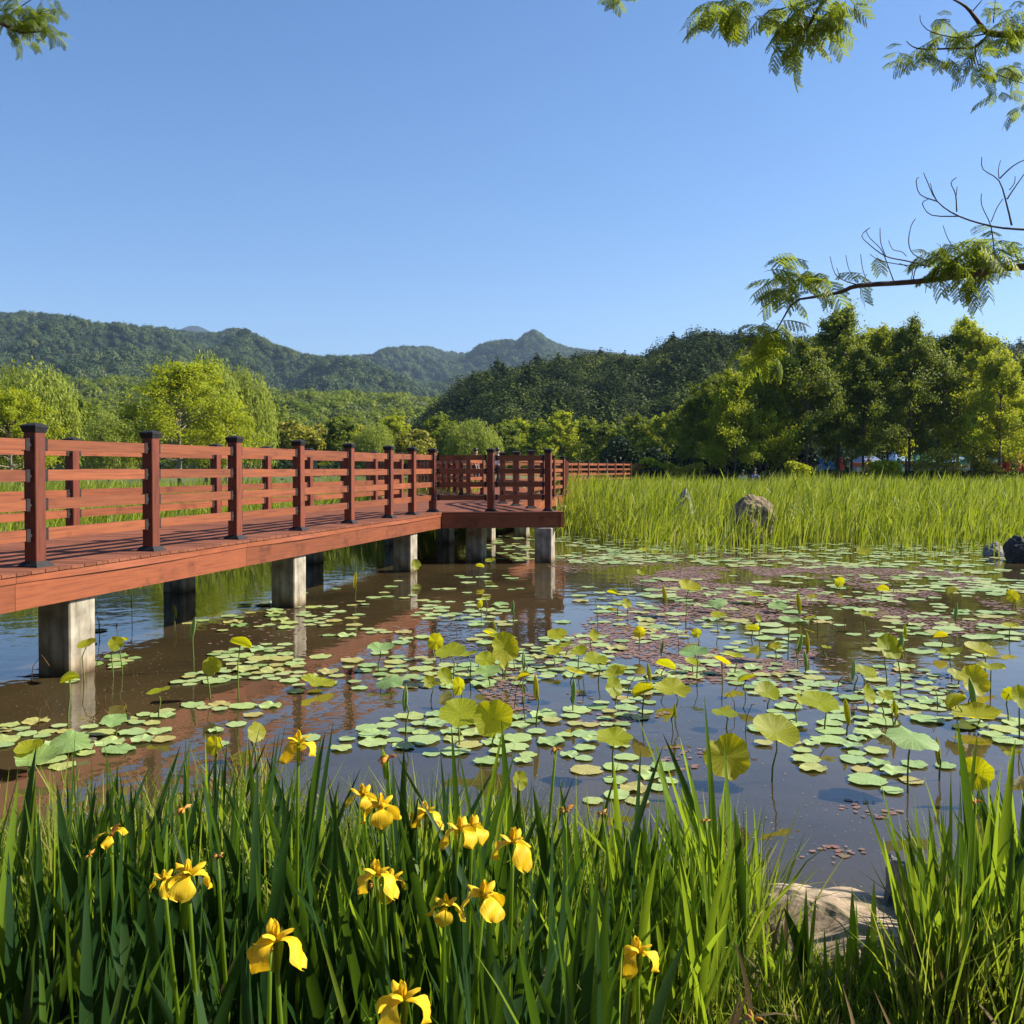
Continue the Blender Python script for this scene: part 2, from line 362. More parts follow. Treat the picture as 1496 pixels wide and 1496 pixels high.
def clip(poly, n, c):
    out = []
    for i in range(len(poly)):
        a, b = poly[i], poly[(i+1) % len(poly)]; da = a[0]*n[0]+a[1]*n[1]-c; db = b[0]*n[0]+b[1]*n[1]-c
        if da <= 0: out.append(a)
        if da*db < 0:
            s = da/(da-db); out.append((a[0]+(b[0]-a[0])*s, a[1]+(b[1]-a[1])*s))
    return out
def area(p): return .5*sum(p[i][0]*p[(i+1) % len(p)][1]-p[(i+1) % len(p)][0]*p[i][1] for i in range(len(p)))
def slab(poly, z0, z1):
    if area(poly) < 0: poly = poly[::-1]
    n = len(poly); return MB().add([(x, y, z0) for x, y in poly]+[(x, y, z1) for x, y in poly], [tuple(range(n))[::-1], tuple(range(n, 2*n))] + [(i, (i+1) % n, n+(i+1) % n, n+i) for i in range(n)])
board_count = 0; restm = MB()
def planks(poly, d, pitch=.155, jitter=0.0):
    """boards lie across direction d"""
    global board_count
    vals = [x*d[0]+y*d[1] for x, y in poly]; lo, hi = min(vals), max(vals); k = math.floor(lo/pitch)
    ang = math.atan2(d[1], d[0]) - math.pi/2
    while k*pitch < hi:
        q = clip(clip(poly, d, (k+1)*pitch-.008), (-d[0], -d[1]), -k*pitch)
        k += 1
        if len(q) < 3 or abs(area(q)) < .01: continue
        dz = random.uniform(-.0015, .0015)
        cx0 = sum(a for a, b in q)/len(q); cy0 = sum(b for a, b in q)/len(q)
        if board_count < 296:
            ca, sa = math.cos(-ang), math.sin(-ang)
            ql = [((x-cx0)*ca-(y-cy0)*sa, (x-cx0)*sa+(y-cy0)*ca) for x, y in q]
            o = slab(ql, -.025, 0).build('deck_board', M_deck); put(o, cx0, cy0, DECK+dz, ang); board_count += 1
        else:
            s = slab([(x-BO.x, y-BO.y) for x, y in q], DECK-.025+dz, DECK+dz); restm.add(s.v, s.f)
E = .24
mainpoly = [P(-7.5, E), P(22.1, E), P(22.1, -2.25-E), P(-7.5, -2.25-E)]
def off_line(a, b, e):   # line offset to the right of a->b
    dx, dy = b[0]-a[0], b[1]-a[1]; L_ = math.hypot(dx, dy); n = (dy/L_, -dx/L_); return (a[0]+n[0]*e, a[1]+n[1]*e), (dx/L_, dy/L_)
def isect(p, d, q, e):
    det = d[0]*(-e[1])+e[0]*d[1]; s = ((q[0]-p[0])*(-e[1])+e[0]*(q[1]-p[1]))/det; return (p[0]+d[0]*s, p[1]+d[1]*s)
la = off_line(K0, K1, E); lb = off_line(K1, K2, E); lm = (P(0, E), A2)
EA = isect(*la, *lm); EB = isect(*la, *lb); EC = isect(*lb, *lm)
planks(mainpoly, A2)
planks([EA, EB, EC], A2)
armb = [P(14.05, -2.5), P(20.4, -2.5), along(P(20.4, -2.5), BD, 18), along(P(14.05, -2.5), BD, 23)]
planks(armb, BD)
planks([P(22.105, .3), (2.85, 44), (.3, 45.7), (-2.8, 43.2), (-3.0, 34.9), P(22.105, -2.5)], (0.07, .9975))
planks([(2.852, 44.02), (8.8, 58), (6.1, 59.4), (.3, 45.72)], (.39, .92))
o = restm.build('far_deck_boards', M_deck, bw); tag(o, kind='stuff')

def fascia(a, b, z0=.67, z1=DECK-.026, seg=3.4, warp=.012):
    dx, dy = b[0]-a[0], b[1]-a[1]; L_ = math.hypot(dx, dy); n = max(1, round(L_/seg)); ang = math.atan2(dy, dx)
    for i in range(n):
        l = L_/n - .004; m = ((a[0]+dx*(i+.5)/n), (a[1]+dy*(i+.5)/n))
        o = MB().box(-l/2, l/2, .022, .062, z0, z1-.002).build('fascia_board', M_fascia); put(o, m[0], m[1], 0, ang)
        # thin upper trim lath whose lower edge has bowed away from the board
        mb = MB(); k = 14; vs = []; fs = []
        for j in range(k+1):
            x = -l/2 + l*j/k; u = j/k; bow = warp*max(0, math.sin(math.pi*min(1, max(0, (u-.08)/.62))))**1.5
            zl = z1 - .055 - .012*math.sin(math.pi*u)
            vs += [(x, .0215, zl), (x, .012-bow, zl), (x, .012-bow*.15, z1-.003), (x, .0215, z1-.003)]
        for j in range(k):
            for q in range(4): fs.append((4*j+q, 4*j+(q+1) % 4, 4*j+4+(q+1) % 4, 4*j+4+q)[::-1])
        fs += [(0, 1, 2, 3), (4*k+3, 4*k+2, 4*k+1, 4*k)]
        mb.add(vs, fs); o2 = mb.build('trim_lath', M_fascia); put(o2, m[0], m[1], 0, ang)
EAm = P(10.24-.1, E)
fascia(P(-7.5, E), EA); fascia(EA, EB, warp=.002); fascia(EB, EC, warp=.002); fascia(EC, P(22.1, E+.0), warp=.003)
fascia((P(22.1, .3)), (2.85, 44), warp=0); fascia((2.85, 44), (8.8, 58), warp=0)
fascia(P(14.05, -2.25-E), P(-7.5, -2.25-E), warp=0)
for p_ in (-2.1, -1.1, -.1):
    o = MB().box(-14.8, 14.8, -.05, .05, -.1, .1).build('joist', M_post); c = P(7.2, p_); put(o, c[0], c[1], .84, mang)
for t in (-3.7, .35, 4.46, 8.73, 12.9, 17.2, 21.4):
    o = MB().box(-.09, .09, -1.3, 1.3, -.06, .06).build('cross_beam', M_post); c = P(t+.0, -1.125); put(o, c[0], c[1], .68, mang)
def pier(x, y, ang, w_=.33, top=.665):
    o = MB().box(-w_/2, w_/2, -w_/2, w_/2, -1.0, top, bev=.012).build('pier', M_conc); put(o, x, y, 0, ang)
for t in (-3.9, .185, 4.29, 8.56): c = P(t+.165, .015); pier(c[0], c[1], mang)
for t in (1.0, 5.26, 9.55, 13.8, 18.1): c = P(t+.165, -2.25); pier(c[0], c[1], mang)
for x, y in ((.63, 17.95), (-.70, 18.35), (.26, 24.45), (1.46, 28.3), (-.6, 22.75), (-1.6, 22.6), (2.1, 36), (2.7, 44), (-2.6, 36), (-2.5, 43)): pier(x, y, mang)

# ------------------------------------------------------------------ foliage builders (numpy)
def rand_unit(n, r=rng):
    v = r.normal(size=(n, 3)); return v / np.linalg.norm(v, axis=1, keepdims=True)
def leaf_quads(C, L, W, r=rng, droop=0.0, up=0.0, hint=None, mix=.75):
    """C centres (n,3), one pointed leaf (diamond quad) each"""
    n = len(C); a = rand_unit(n, r); a[:, 2] -= droop; a /= np.linalg.norm(a, axis=1, keepdims=True)
    if hint is not None:
        nh = hint/np.maximum(1e-6, np.linalg.norm(hint, axis=1, keepdims=True)) + rand_unit(n, r)*mix; nh /= np.maximum(1e-6, np.linalg.norm(nh, axis=1, keepdims=True))
        a = a - nh*(a*nh).sum(1, keepdims=True); a /= np.maximum(1e-6, np.linalg.norm(a, axis=1, keepdims=True)); b = np.cross(nh, a)
    else: b = np.cross(a, rand_unit(n, r) + np.array([0, 0, up]))
    b /= np.maximum(1e-6, np.linalg.norm(b, axis=1, keepdims=True))
    L = (L * r.uniform(.7, 1.3, n))[:, None]; W = (W * r.uniform(.7, 1.3, n))[:, None]
    nrm = np.cross(a, b)
    V = np.stack([C - a*L*.5, C + b*W*.5 + nrm*W*.12, C + a*L*.5, C - b*W*.5 + nrm*W*.12], 1).reshape(-1, 3)
    return V, np.arange(n*4).reshape(n, 4)
def blades(B, H, Wd, az, lean, curve, segs=4, fold=0.0, r=rng, base_w=.6, tipdrop=None):
    """grass-like strips. B (n,3) bases; H length; Wd width; az lean azimuth; lean slope; curve extra bend toward the tip"""
    n = len(B); s = np.linspace(0, 1, segs+1)[None, :]
    H = np.broadcast_to(np.asarray(H, float), (n,))[:, None]; Wd = np.broadcast_to(np.asarray(Wd, float), (n,))[:, None]
    lean = np.broadcast_to(np.asarray(lean, float), (n,))[:, None]; curve = np.broadcast_to(np.asarray(curve, float), (n,))[:, None]
    th = lean + curve * s**1.7
    ds = H / segs; mid = (th[:, 1:] + th[:, :-1]) / 2
    out = np.concatenate([np.zeros((n, 1)), np.cumsum(np.sin(mid)*ds, 1)], 1); hz = np.concatenate([np.zeros((n, 1)), np.cumsum(np.cos(mid)*ds, 1)], 1)
    ca, sa = np.cos(az)[:, None], np.sin(az)[:, None]
    px = B[:, 0:1] + out*ca; py = B[:, 1:2] + out*sa; pz = B[:, 2:3] + hz
    fa = r.uniform(0, math.pi, n)[:, None] + s * r.uniform(-.9, .9, n)[:, None]
    prof = np.where(s < .5, base_w + (1-base_w)*s*2, 1 - ((s-.5)*2)**2.2*.97)
    w2 = Wd * prof * .5; wx, wy = np.cos(fa)*w2, np.sin(fa)*w2
    if fold:
        nx_, ny_ = -np.sin(fa)*w2*fold, np.cos(fa)*w2*fold
        V = np.stack([np.stack([px-wx, py-wy, pz], 2), np.stack([px+nx_, py+ny_, pz], 2), np.stack([px+wx, py+wy, pz], 2)], 2)
        c = 3
    else:
        V = np.stack([np.stack([px-wx, py-wy, pz], 2), np.stack([px+wx, py+wy, pz], 2)], 2); c = 2
    V = V.reshape(-1, 3); base = (np.arange(n)*(segs+1)*c)[:, None]; fs = []
    for i in range(segs):
        for k in range(c-1):
            q = base + np.array([[i*c+k, i*c+k+1, (i+1)*c+k+1, (i+1)*c+k]]); fs.append(q)
    return V, np.concatenate(fs, 0)
def join_np(parts):
    V = []; Fs = []; b = 0
    for v, f in parts: V.append(v); Fs.append(f + b); b += len(v)
    return np.concatenate(V), np.concatenate(Fs)

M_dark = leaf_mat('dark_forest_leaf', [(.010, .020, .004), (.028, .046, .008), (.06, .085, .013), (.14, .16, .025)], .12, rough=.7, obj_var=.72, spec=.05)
M_dark2 = leaf_mat('olive_dark_leaf', [(.03, .045, .010), (.06, .08, .018), (.10, .12, .03)], .22, obj_var=.5)
M_darky = leaf_mat('olive_forest_leaf', [(.05, .075, .015), (.10, .13, .03), (.15, .17, .05)], .3, rough=.6, obj_var=.4)
M_mtn = leaf_mat('mountain_leaf', [(.030, .055, .020), (.05, .085, .028), (.085, .12, .035), (.15, .18, .05)], .25, rough=.7, obj_var=.8)
M_mid = leaf_mat('mid_green_leaf', [(.06, .105, .010), (.13, .185, .016), (.26, .29, .03)], .45, (.38, .42, .02), rough=.5)
M_bright = leaf_mat('bright_green_leaf', [(.12, .18, .010), (.29, .35, .018), (.50, .50, .03)], .5, (.62, .64, .02), rough=.6, obj_var=.3)
M_yell = leaf_mat('yellowing_leaf', [(.18, .19, .015), (.29, .29, .02), (.36, .30, .03)], .35, rough=.5)
M_will = leaf_mat('willow_leaf', [(.20, .26, .03), (.30, .36, .045), (.40, .43, .06)], .45, rough=.5)
M_reed = leaf_mat('reed_blade', [(.08, .14, .010), (.17, .24, .014), (.26, .32, .02), (.32, .36, .03), (.48, .42, .18)], .45, (.38, .44, .02), rough=.45)
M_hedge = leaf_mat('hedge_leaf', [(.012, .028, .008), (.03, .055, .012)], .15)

def crown_points(kind, H, Rr, tz, n, r):
    """leaf centres grouped in clumps, plus the limb ends the clumps sit on"""
    ends = []; sig = []
    if kind == 'round':
        m = 46
        for i in range(m):
            u = rand_unit(1, r)[0]; u[2] = abs(u[2])*1.1 - .35; rad = r.uniform(.5, 1)
            cz = tz + (H-tz)*.48; ends.append((u[0]*Rr*rad*.92, u[1]*Rr*rad*.92, cz + u[2]*(H-tz)*.50*rad)); sig.append(Rr*r.uniform(.14, .24))
    elif kind == 'cone':
        m = 210
        for i in range(m):
            s = (i+.5)/m; z = tz + (H-tz)*s**1.05; rr = Rr*((1-s**1.5)**.8*.9+.06)*(.78+.3*math.sin(s*11+m*.01+Rr*9))*math.sqrt(r.uniform(.04, 1.25))*(.8+.2*min(1, s*4))*(1+.22*math.sin(i*.9+r.uniform(0, 1))); a = i*2.4+r.uniform(-.6, .6)
            ends.append((math.cos(a)*rr, math.sin(a)*rr, z + rr*.22 + r.uniform(-.045, .045)*H)); sig.append(Rr*r.uniform(.06, .17)*(1-.5*s))
    elif kind == 'lump':
        m = 20
        for i in range(m):
            u = rand_unit(1, r)[0]; u[2] = abs(u[2])*1.15 - .3; rad = r.uniform(.55, 1); ends.append((u[0]*Rr*rad*.8, u[1]*Rr*rad*.8, tz+(H-tz)*.5+u[2]*(H-tz)*.45*rad)); sig.append(Rr*r.uniform(.19, .28))
    elif kind == 'spread':
        m = 54
        for i in range(m):
            a = r.uniform(0, 6.28); rr = Rr*math.sqrt(r.uniform(.02, 1)); z = tz + (H-tz)*(.30+.62*(1-(rr/Rr)**2)*r.uniform(.6, 1)+.1*r.uniform(-1, 1))
            ends.append((math.cos(a)*rr, math.sin(a)*rr, z)); sig.append(Rr*r.uniform(.08, .15))
    elif kind == 'leafy':
        axs = []
        nb = 30
        for i in range(nb):
            s = ((i+r.uniform(.0, 1))/nb)**.95; z0 = tz + (H-tz)*s*.92; a = i*2.4+r.uniform(-.5, .5); Ln = Rr*(.30+.70*(1-s)**.75)*(.75 if s < .1 else 1)*r.uniform(.62, 1.15); el = .12+.75*s+r.uniform(-.1, .25)
            d = np.array([math.cos(a)*math.cos(el), math.sin(a)*math.cos(el), math.sin(el)])
            for k in range(9):
                q = r.uniform(.25, 1.0)**.7; td = d + r.normal(size=3)*.55; td /= np.linalg.norm(td); tl = Ln*.30*(1.15-q*.5)
                ends.append(tuple(np.array([0, 0, z0]) + d*Ln*q + td*tl)); sig.append(Ln*r.uniform(.05, .11)+.10); axs.append(td)
        for k in range(10):
            ends.append((r.normal()*.25, r.normal()*.25, H*(.86+.15*k/10))); sig.append(.22); axs.append(np.array([0, 0, 1.]))
        axs = np.array(axs); ends = np.array(ends); sig = np.array(sig); k = r.integers(0, len(ends), n); sc = sig[k][:, None]
        off = axs[k]*np.clip(r.normal(size=(n, 1)), -2.2, 2.2)*sc*1.5 + np.clip(r.normal(size=(n, 3)), -2, 2)*sc*np.array([.8, .8, .5])
        rel = ends[k]/np.array([Rr, Rr, 1e9]); return ends, ends[k]+off, off/(sc*1.5)*.6 + rel*.6 + np.array([0, 0, .45])
    ends = np.array(ends); sig = np.array(sig)
    k = r.integers(0, len(ends), n); sc = sig[k][:, None]
    off = rand_unit(n, r) * (r.uniform(0, 1, n)**.45)[:, None] * 1.75 * sc * np.array([1, 1, {'round': .75, 'cone': .5, 'spread': .4, 'lump': .8}[kind]])
    off[:, 2] -= (off[:, 0]**2 + off[:, 1]**2) / (sc[:, 0]*3) * .35
    cen = np.array([0, 0, tz + (H-tz)*.42]); rel = (ends[k]-cen)/np.array([Rr, Rr, (H-tz)*.6])
    return ends, ends[k] + off, off/(sc*1.75) + rel*.7 + np.array([0, 0, .25])
def make_tree(name, kind, H, Rr, tz, n, leafL, mat, bark, seed, leafW=None, trunk_r=.14, limbs=16, lean=(0, 0)):
    r = np.random.default_rng(seed); root = empty(name)
    if kind == 'willow':
        m = 120; parts = []
        ends = []
        for i in range(m):
            a = r.uniform(0, 6.28); rr = Rr*math.sqrt(r.uniform(.02, 1)); zt = H*(1-.33*(rr/Rr)**2.2) - r.uniform(0, .14)*H; ends.append((math.cos(a)*rr, math.sin(a)*rr, zt))
        ends = np.array(ends); k = r.integers(0, m, n); down = r.uniform(0, 1, n)**.8 * (ends[k][:, 2] - tz*.6) * r.uniform(.5, 1, n)
        st = (r.integers(0, 9, n) + k*9); sa = np.random.default_rng(seed+5).normal(size=(m*9+9, 2))*Rr*.07
        C = ends[k].copy(); C[:, :2] += sa[st] + r.normal(size=(n, 2))*.03*Rr + (ends[k][:, :2]/Rr)*(.25*np.sqrt(down/H))[:, None]*Rr*.5; C[:, 2] -= down
        hn = np.concatenate([C[:, :2], np.full((n, 1), .4*Rr)], 1)/Rr; V, Fc = leaf_quads(C, leafL, leafW or leafL*.3, r, droop=1.6, hint=hn, mix=.9)
        ends = ends[:limbs*2]
    else:
        ends, C, hn = crown_points(kind, H, Rr, tz, n, r)
        V, Fc = leaf_quads(C, leafL, leafW or leafL*.55, r, droop=.15, hint=hn)
    V[:, 0] += lean[0]*(V[:, 2]/H)**2; V[:, 1] += lean[1]*(V[:, 2]/H)**2
    cr = obj('crown', mesh_np('crown', V, Fc), mat, root)
    mb = MB(); top = H*(.62 if kind not in ('cone', 'leafy') else .93)
    tp = [(0, 0, -.3)] + [(lean[0]*(z/H)**2+r.normal()*trunk_r*.25, r.normal()*trunk_r*.25, z) for z in np.linspace(tz*.3, top, 6)]
    mb.tube(tp, [trunk_r*1.25]+[trunk_r*(1-.8*i/5) for i in range(6)], 7)
    sel = r.permutation(len(ends))[:limbs]
    for i in sel:
        e = ends[i]; z0 = min(top*.97, max(tz*.75, e[2]*(.45 if kind not in ('cone', 'leafy') else (.92 if kind == 'cone' else .8))-.1)); q = z0/H
        mid = (e[0]*.45, e[1]*.45, z0+(e[2]-z0)*(.6)); mb.tube([(lean[0]*q*q, 0, z0), mid, (e[0], e[1], e[2])], [trunk_r*.38, trunk_r*.24, trunk_r*.08], 5, False)
    mb.build('trunk', bark, root, True)
    return root
def place(src, used, x, y, z, s=1.0, rz=None, label=None, cat='tree', group=None, sz=None):
    o = src if not used.get(src.name) else copy_tree(src); used[src.name] = 1
    o.location = (x, y, z); o.scale = (s, s, sz or s); o.rotation_euler = (0, 0, random.uniform(0, 6.28) if rz is None else rz)
    if label: o['label'] = label
    o['category'] = cat
    if group: o['group'] = group
    return o
USED = {}

# ------------------------------------------------------------------ big broadleaf row on the right bank
tp = [make_tree('maple_tree', 'leafy', 12.0, 4.6, 2.9, 30000, .25, M_bright, M_bark, 11, limbs=30),
      make_tree('maple_tree', 'leafy', 12.0, 4.5, 3.0, 32000, .24, M_mid, M_bark, 12, limbs=30),
      make_tree('maple_tree', 'leafy', 11.6, 4.4, 2.8, 28000, .25, M_bright, M_bark, 13, limbs=26, lean=(.5, 0)),
      make_tree('maple_tree', 'leafy', 11.4, 5.0, 1.6, 30000, .25, M_bright, M_bark, 17, limbs=22),
      make_tree('maple_tree', 'leafy', 11.6, 4.8, 2.7, 30000, .24, M_mid, M_bark, 19, limbs=22)]
BZ = 1.1
row = [  # px x of trunk, px y of crown top, depth, prototype, label
 (1015, 575, 58, 1, 'darker green tree at the near end of the bank row, beside the low tree row'),
 (1040, 545, 60, 4, 'yellow green tree between the dark wooded hill and the tall bank row'),
 (1075, 535, 56, 3, 'sunlit tree behind the two people sitting at the reed edge'),
 (1110, 505, 58, 3, 'bright yellow green rounded tree in front of the wooded hill, above the two sitting people'),
 (1142, 498, 60, 2, 'light green tree under the drooping tip of the overhanging branch'),
 (1180, 500, 57, 1, 'dark leafy tree just right of the standing boulder in the bank row'),
 (1226, 452, 60, 1, 'tall slender tipped dark tree rising highest left of the middle of the bank row'),
 (1262, 505, 58, 4, 'shadowed tree behind the orange and blue stall shapes'),
 (1290, 478, 62, 0, 'tree with wind blown top leaning right above the bank row'),
 (1330, 472, 59, 1, 'twin tipped dark tree in the middle of the bank row above the stalls'),
 (1372, 492, 61, 4, 'tree with dark lower crown beside the tree with the tall open top'),
 (1427, 458, 60, 2, 'tree with tall open top standing highest at the right of the bank row'),
 (1462, 505, 55, 3, 'bright sunlit yellow green tree in front of the white roofed stall'),
 (1500, 520, 58, 0, 'sunlit tree cut by the right edge of the photo above the red tent'),
 (1545, 520, 60, 1, 'tree at the far right whose crown edge just enters the photo'),
]
for (px_, py_, Y, k, lab) in row:
    w_ = at_y(px_, py_, Y); s = (w_.z - BZ)/12.6
    place(tp[k], USED, w_.x, Y, BZ - .1, s=s*.86, sz=s, label=lab, group='trees in the tall row on the far right bank')
# second rank behind, fills the row
for i, (px_, py_) in enumerate(((1060, 560), (1128, 540), (1205, 530), (1245, 520), (1310, 520), (1350, 525), (1400, 515), (1450, 530), (1495, 540))):
    w_ = at_y(px_, py_, 68); s = (w_.z - BZ)/12.8
    place(tp[1], USED, w_.x, 68 + (i % 3)*1.5, BZ-.1, s=s, label='shaded tree in the second rank behind the tall bank row, %s' % ['behind the sitting people', 'behind the boulder', 'behind the tall slender tip', 'left of the stalls', 'behind the green tent', 'behind the blue tent', 'behind the white stall', 'by the red tent', 'at the right edge'][i], group='second rank of bank trees')
# dark clipped undergrowth along the bank foot
def bush(name, x0, x1, Y, z0, h, d, n, mat, seed, L=.16):
    r = np.random.default_rng(seed); C = np.stack([r.uniform(x0, x1, n), Y + r.normal(size=n)*d*.35, z0 + h*np.sqrt(r.uniform(0, 1, n))*(.75+.25*np.sin(r.uniform(x0, x1, n)*1.3))], 1)
    C[:, 2] = z0 + h*r.uniform(0, 1, n)**.7*(.72 + .28*np.sin(C[:, 0]*1.7)*np.cos(C[:, 0]*.63+1))
    V, Fc = leaf_quads(C, L, L*.6, r); root = empty(name, ((x0+x1)/2, Y, z0)); V[:, 0] -= (x0+x1)/2; V[:, 1] -= Y; V[:, 2] -= z0
    obj('foliage', mesh_np('foliage', V, Fc), mat, root)
    mb = MB()
    for k in range(max(3, int((x1-x0)*1.5))):
        x = r.uniform(x0, x1)-(x0+x1)/2; mb.tube([(x, 0, -.2), (x+r.normal()*.1, r.normal()*.1, h*.5), (x+r.normal()*.25, r.normal()*.2, h*.85)], [.03, .02, .006], 4)
    mb.build('stem', M_bark, root); return root
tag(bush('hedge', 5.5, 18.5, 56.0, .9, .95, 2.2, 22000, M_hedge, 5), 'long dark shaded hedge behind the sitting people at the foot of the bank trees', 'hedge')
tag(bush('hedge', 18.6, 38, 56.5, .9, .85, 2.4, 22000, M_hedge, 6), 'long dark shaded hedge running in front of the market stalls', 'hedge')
for (px_, py_, Y, w_, lab) in ((1165, 672, 54.5, 1.2, 'small pale leafed bush under the dark trees right of the sitting people'), (1292, 672, 54.3, 1.6, 'thin sapling bush with spread branches in front of the orange stall'),
        (1368, 655, 54.6, 2.6, 'bright yellow green bush in front of the dark stall opening'), (1000, 672, 55, 2.2, 'yellow green bush at the end of the far railing'), (945, 676, 57, 2.0, 'low bush touching the end post of the far railing'),
        (1440, 668, 54.8, 1.5, 'small bush with yellowish leaves between stall and red tent')):
    c = at_y(px_, py_, Y); tag(bush('bush', c.x-w_/2, c.x+w_/2, Y, .9, max(.8, c.z-.6), 1.0, 1500, M_yell if 'yellow' in lab else M_bright, int(px_), .2), lab, 'bush')

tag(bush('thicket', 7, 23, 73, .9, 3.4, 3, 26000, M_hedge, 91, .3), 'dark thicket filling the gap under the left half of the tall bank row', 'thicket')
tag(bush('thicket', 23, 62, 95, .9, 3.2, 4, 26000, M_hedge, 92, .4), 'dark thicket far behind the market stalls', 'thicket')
# ------------------------------------------------------------------ low tree rows beyond the pond
lt = [make_tree('orchard_tree', 'leafy', 7.7, 3.6, 1.2, 9000, .36, M_mid, M_bark, 21),
      make_tree('orchard_tree', 'round', 7.0, 3.2, 1.4, 7000, .42, M_yell, M_bark, 22),
      make_tree('orchard_tree', 'leafy', 8.2, 3.4, 1.3, 9000, .34, M_bright, M_bark, 23),
      make_tree('willow_tree', 'willow', 8.0, 3.4, 1.0, 16000, .34, M_will, M_bark, 24)]
lowrow = [(-40, 596, 95, 0), (20, 585, 95, 0), (75, 600, 92, 0), (120, 598, 90, 0), (205, 600, 95, 0), (270, 612, 98, 0), (350, 606, 100, 2), (395, 600, 98, 0), (430, 606, 90, 1), (465, 612, 98, 1), (495, 618, 92, 0), (520, 612, 98, 1), (575, 616, 95, 2), (605, 621, 90, 1), (640, 617, 100, 0),
          (660, 628, 96, 0), (735, 626, 98, 0), (762, 622, 105, 2), (790, 625, 96, 0), (818, 612, 92, 2), (850, 622, 96, 0), (880, 628, 92, 0), (905, 632, 90, 0), (935, 618, 86, 0), (965, 616, 84, 2), (990, 610, 80, 0)]
near_names = ['left of the left edge willow', 'behind the left edge willow', 'right of the left edge willow', 'behind the first railing post', 'behind the leftmost limbs of the large spreading tree', 'behind the trunk of the spreading tree', 'right of the spreading tree', 'right edge of the spreading tree', 'with yellow leaves above the fourth post', 'with golden crown above the fourth railing span', 'dark between two golden trees', 'golden, above the fifth post', 'grey green, above the sixth post', 'yellow, left of the walkway corner', 'dark, behind the walkway corner', 'dark, touching the small weeping willow', 'right of the small weeping willow', 'with pointed top above the viewing bay', 'above the middle of the viewing bay', 'tall and rounded, above the corner post of the bay', 'behind the first far parked car', 'between the far parked cars', 'right of the parked cars', 'dark, above the far railing', 'above the end of the far railing', 'between the far railing and the tall bank row']
for (px_, py_, Y, k), nm in zip(lowrow, near_names):
    c = at_y(px_, py_, Y); hh = (7.5, 7.0, 8.0)[k] if k < 3 else 8; s = (c.z - .9)/hh
    place(lt[k], USED, c.x, Y, .9, s=s*1.05, sz=s, label='low round tree beyond the pond, ' + nm, group='low trees beyond the pond')
c = at_y(691, 606, 82); place(lt[3], USED, c.x, 82, .9, s=(c.z-.9)/8.0, rz=1, label='small rounded weeping willow with pale hanging strands behind the viewing bay', group=None)
for (px_, py_, Y, lab) in ((40, 515, 56, 'large sunlit yellow green weeping willow at the left edge'), (158, 596, 78, 'shaded willow with hanging strands above the first railing span'), (300, 500, 72, 'tall bright yellow green willow filling the back of the spreading tree'), (352, 522, 74, 'bright green willow at the right shoulder of the spreading tree'), (548, 612, 88, 'pale grey green willow behind the golden trees'), (-30, 540, 60, 'willow cut by the left edge of the photo')):
    c = at_y(px_, py_, Y); s = (c.z-.9)/8.0; place(lt[3], USED, c.x, Y, .9, s=s*(.62 if 200 < px_ < 400 else .85), sz=s, label=lab)
big = make_tree('spreading_tree', 'leafy', 10.5, 6.2, 1.9, 20000, .25, M_bright, M_barkp, 31, limbs=60, trunk_r=.17)
c = at_y(262, 545, 60); place(big, USED, c.x, 60, .9, s=(c.z-.9)/10.5*1.15, sz=(c.z-.9)/10.5*.98, rz=.6, label='large open crowned tree with pale forking limbs showing behind the railing')
c = at_y(330, 585, 63); place(big, USED, c.x, 63, .9, s=(c.z-.9)/10.5*.9, rz=2.6, label='darker limbed tree leaning right beside the large open crowned tree')
c = at_y(15, 560, 53); place(big, USED, c.x, 53, .9, s=(c.z-.9)/10.5*.85, rz=1.6, label='feathery branched tree in front of the left edge willow')
# far bank grass strip and dark shrub line behind the left reeds
tag(bush('shrub_row', -40, -12, 86, .8, 1.6, 3, 9000, M_hedge, 61, .35), 'dark shrub line under the trees beyond the left reed bed', 'shrubs')
tag(bush('shrub_row', -12, 18, 90, .8, 1.5, 3, 9000, M_hedge, 62, .35), 'dark shrub line under the low trees behind the viewing bay', 'shrubs')

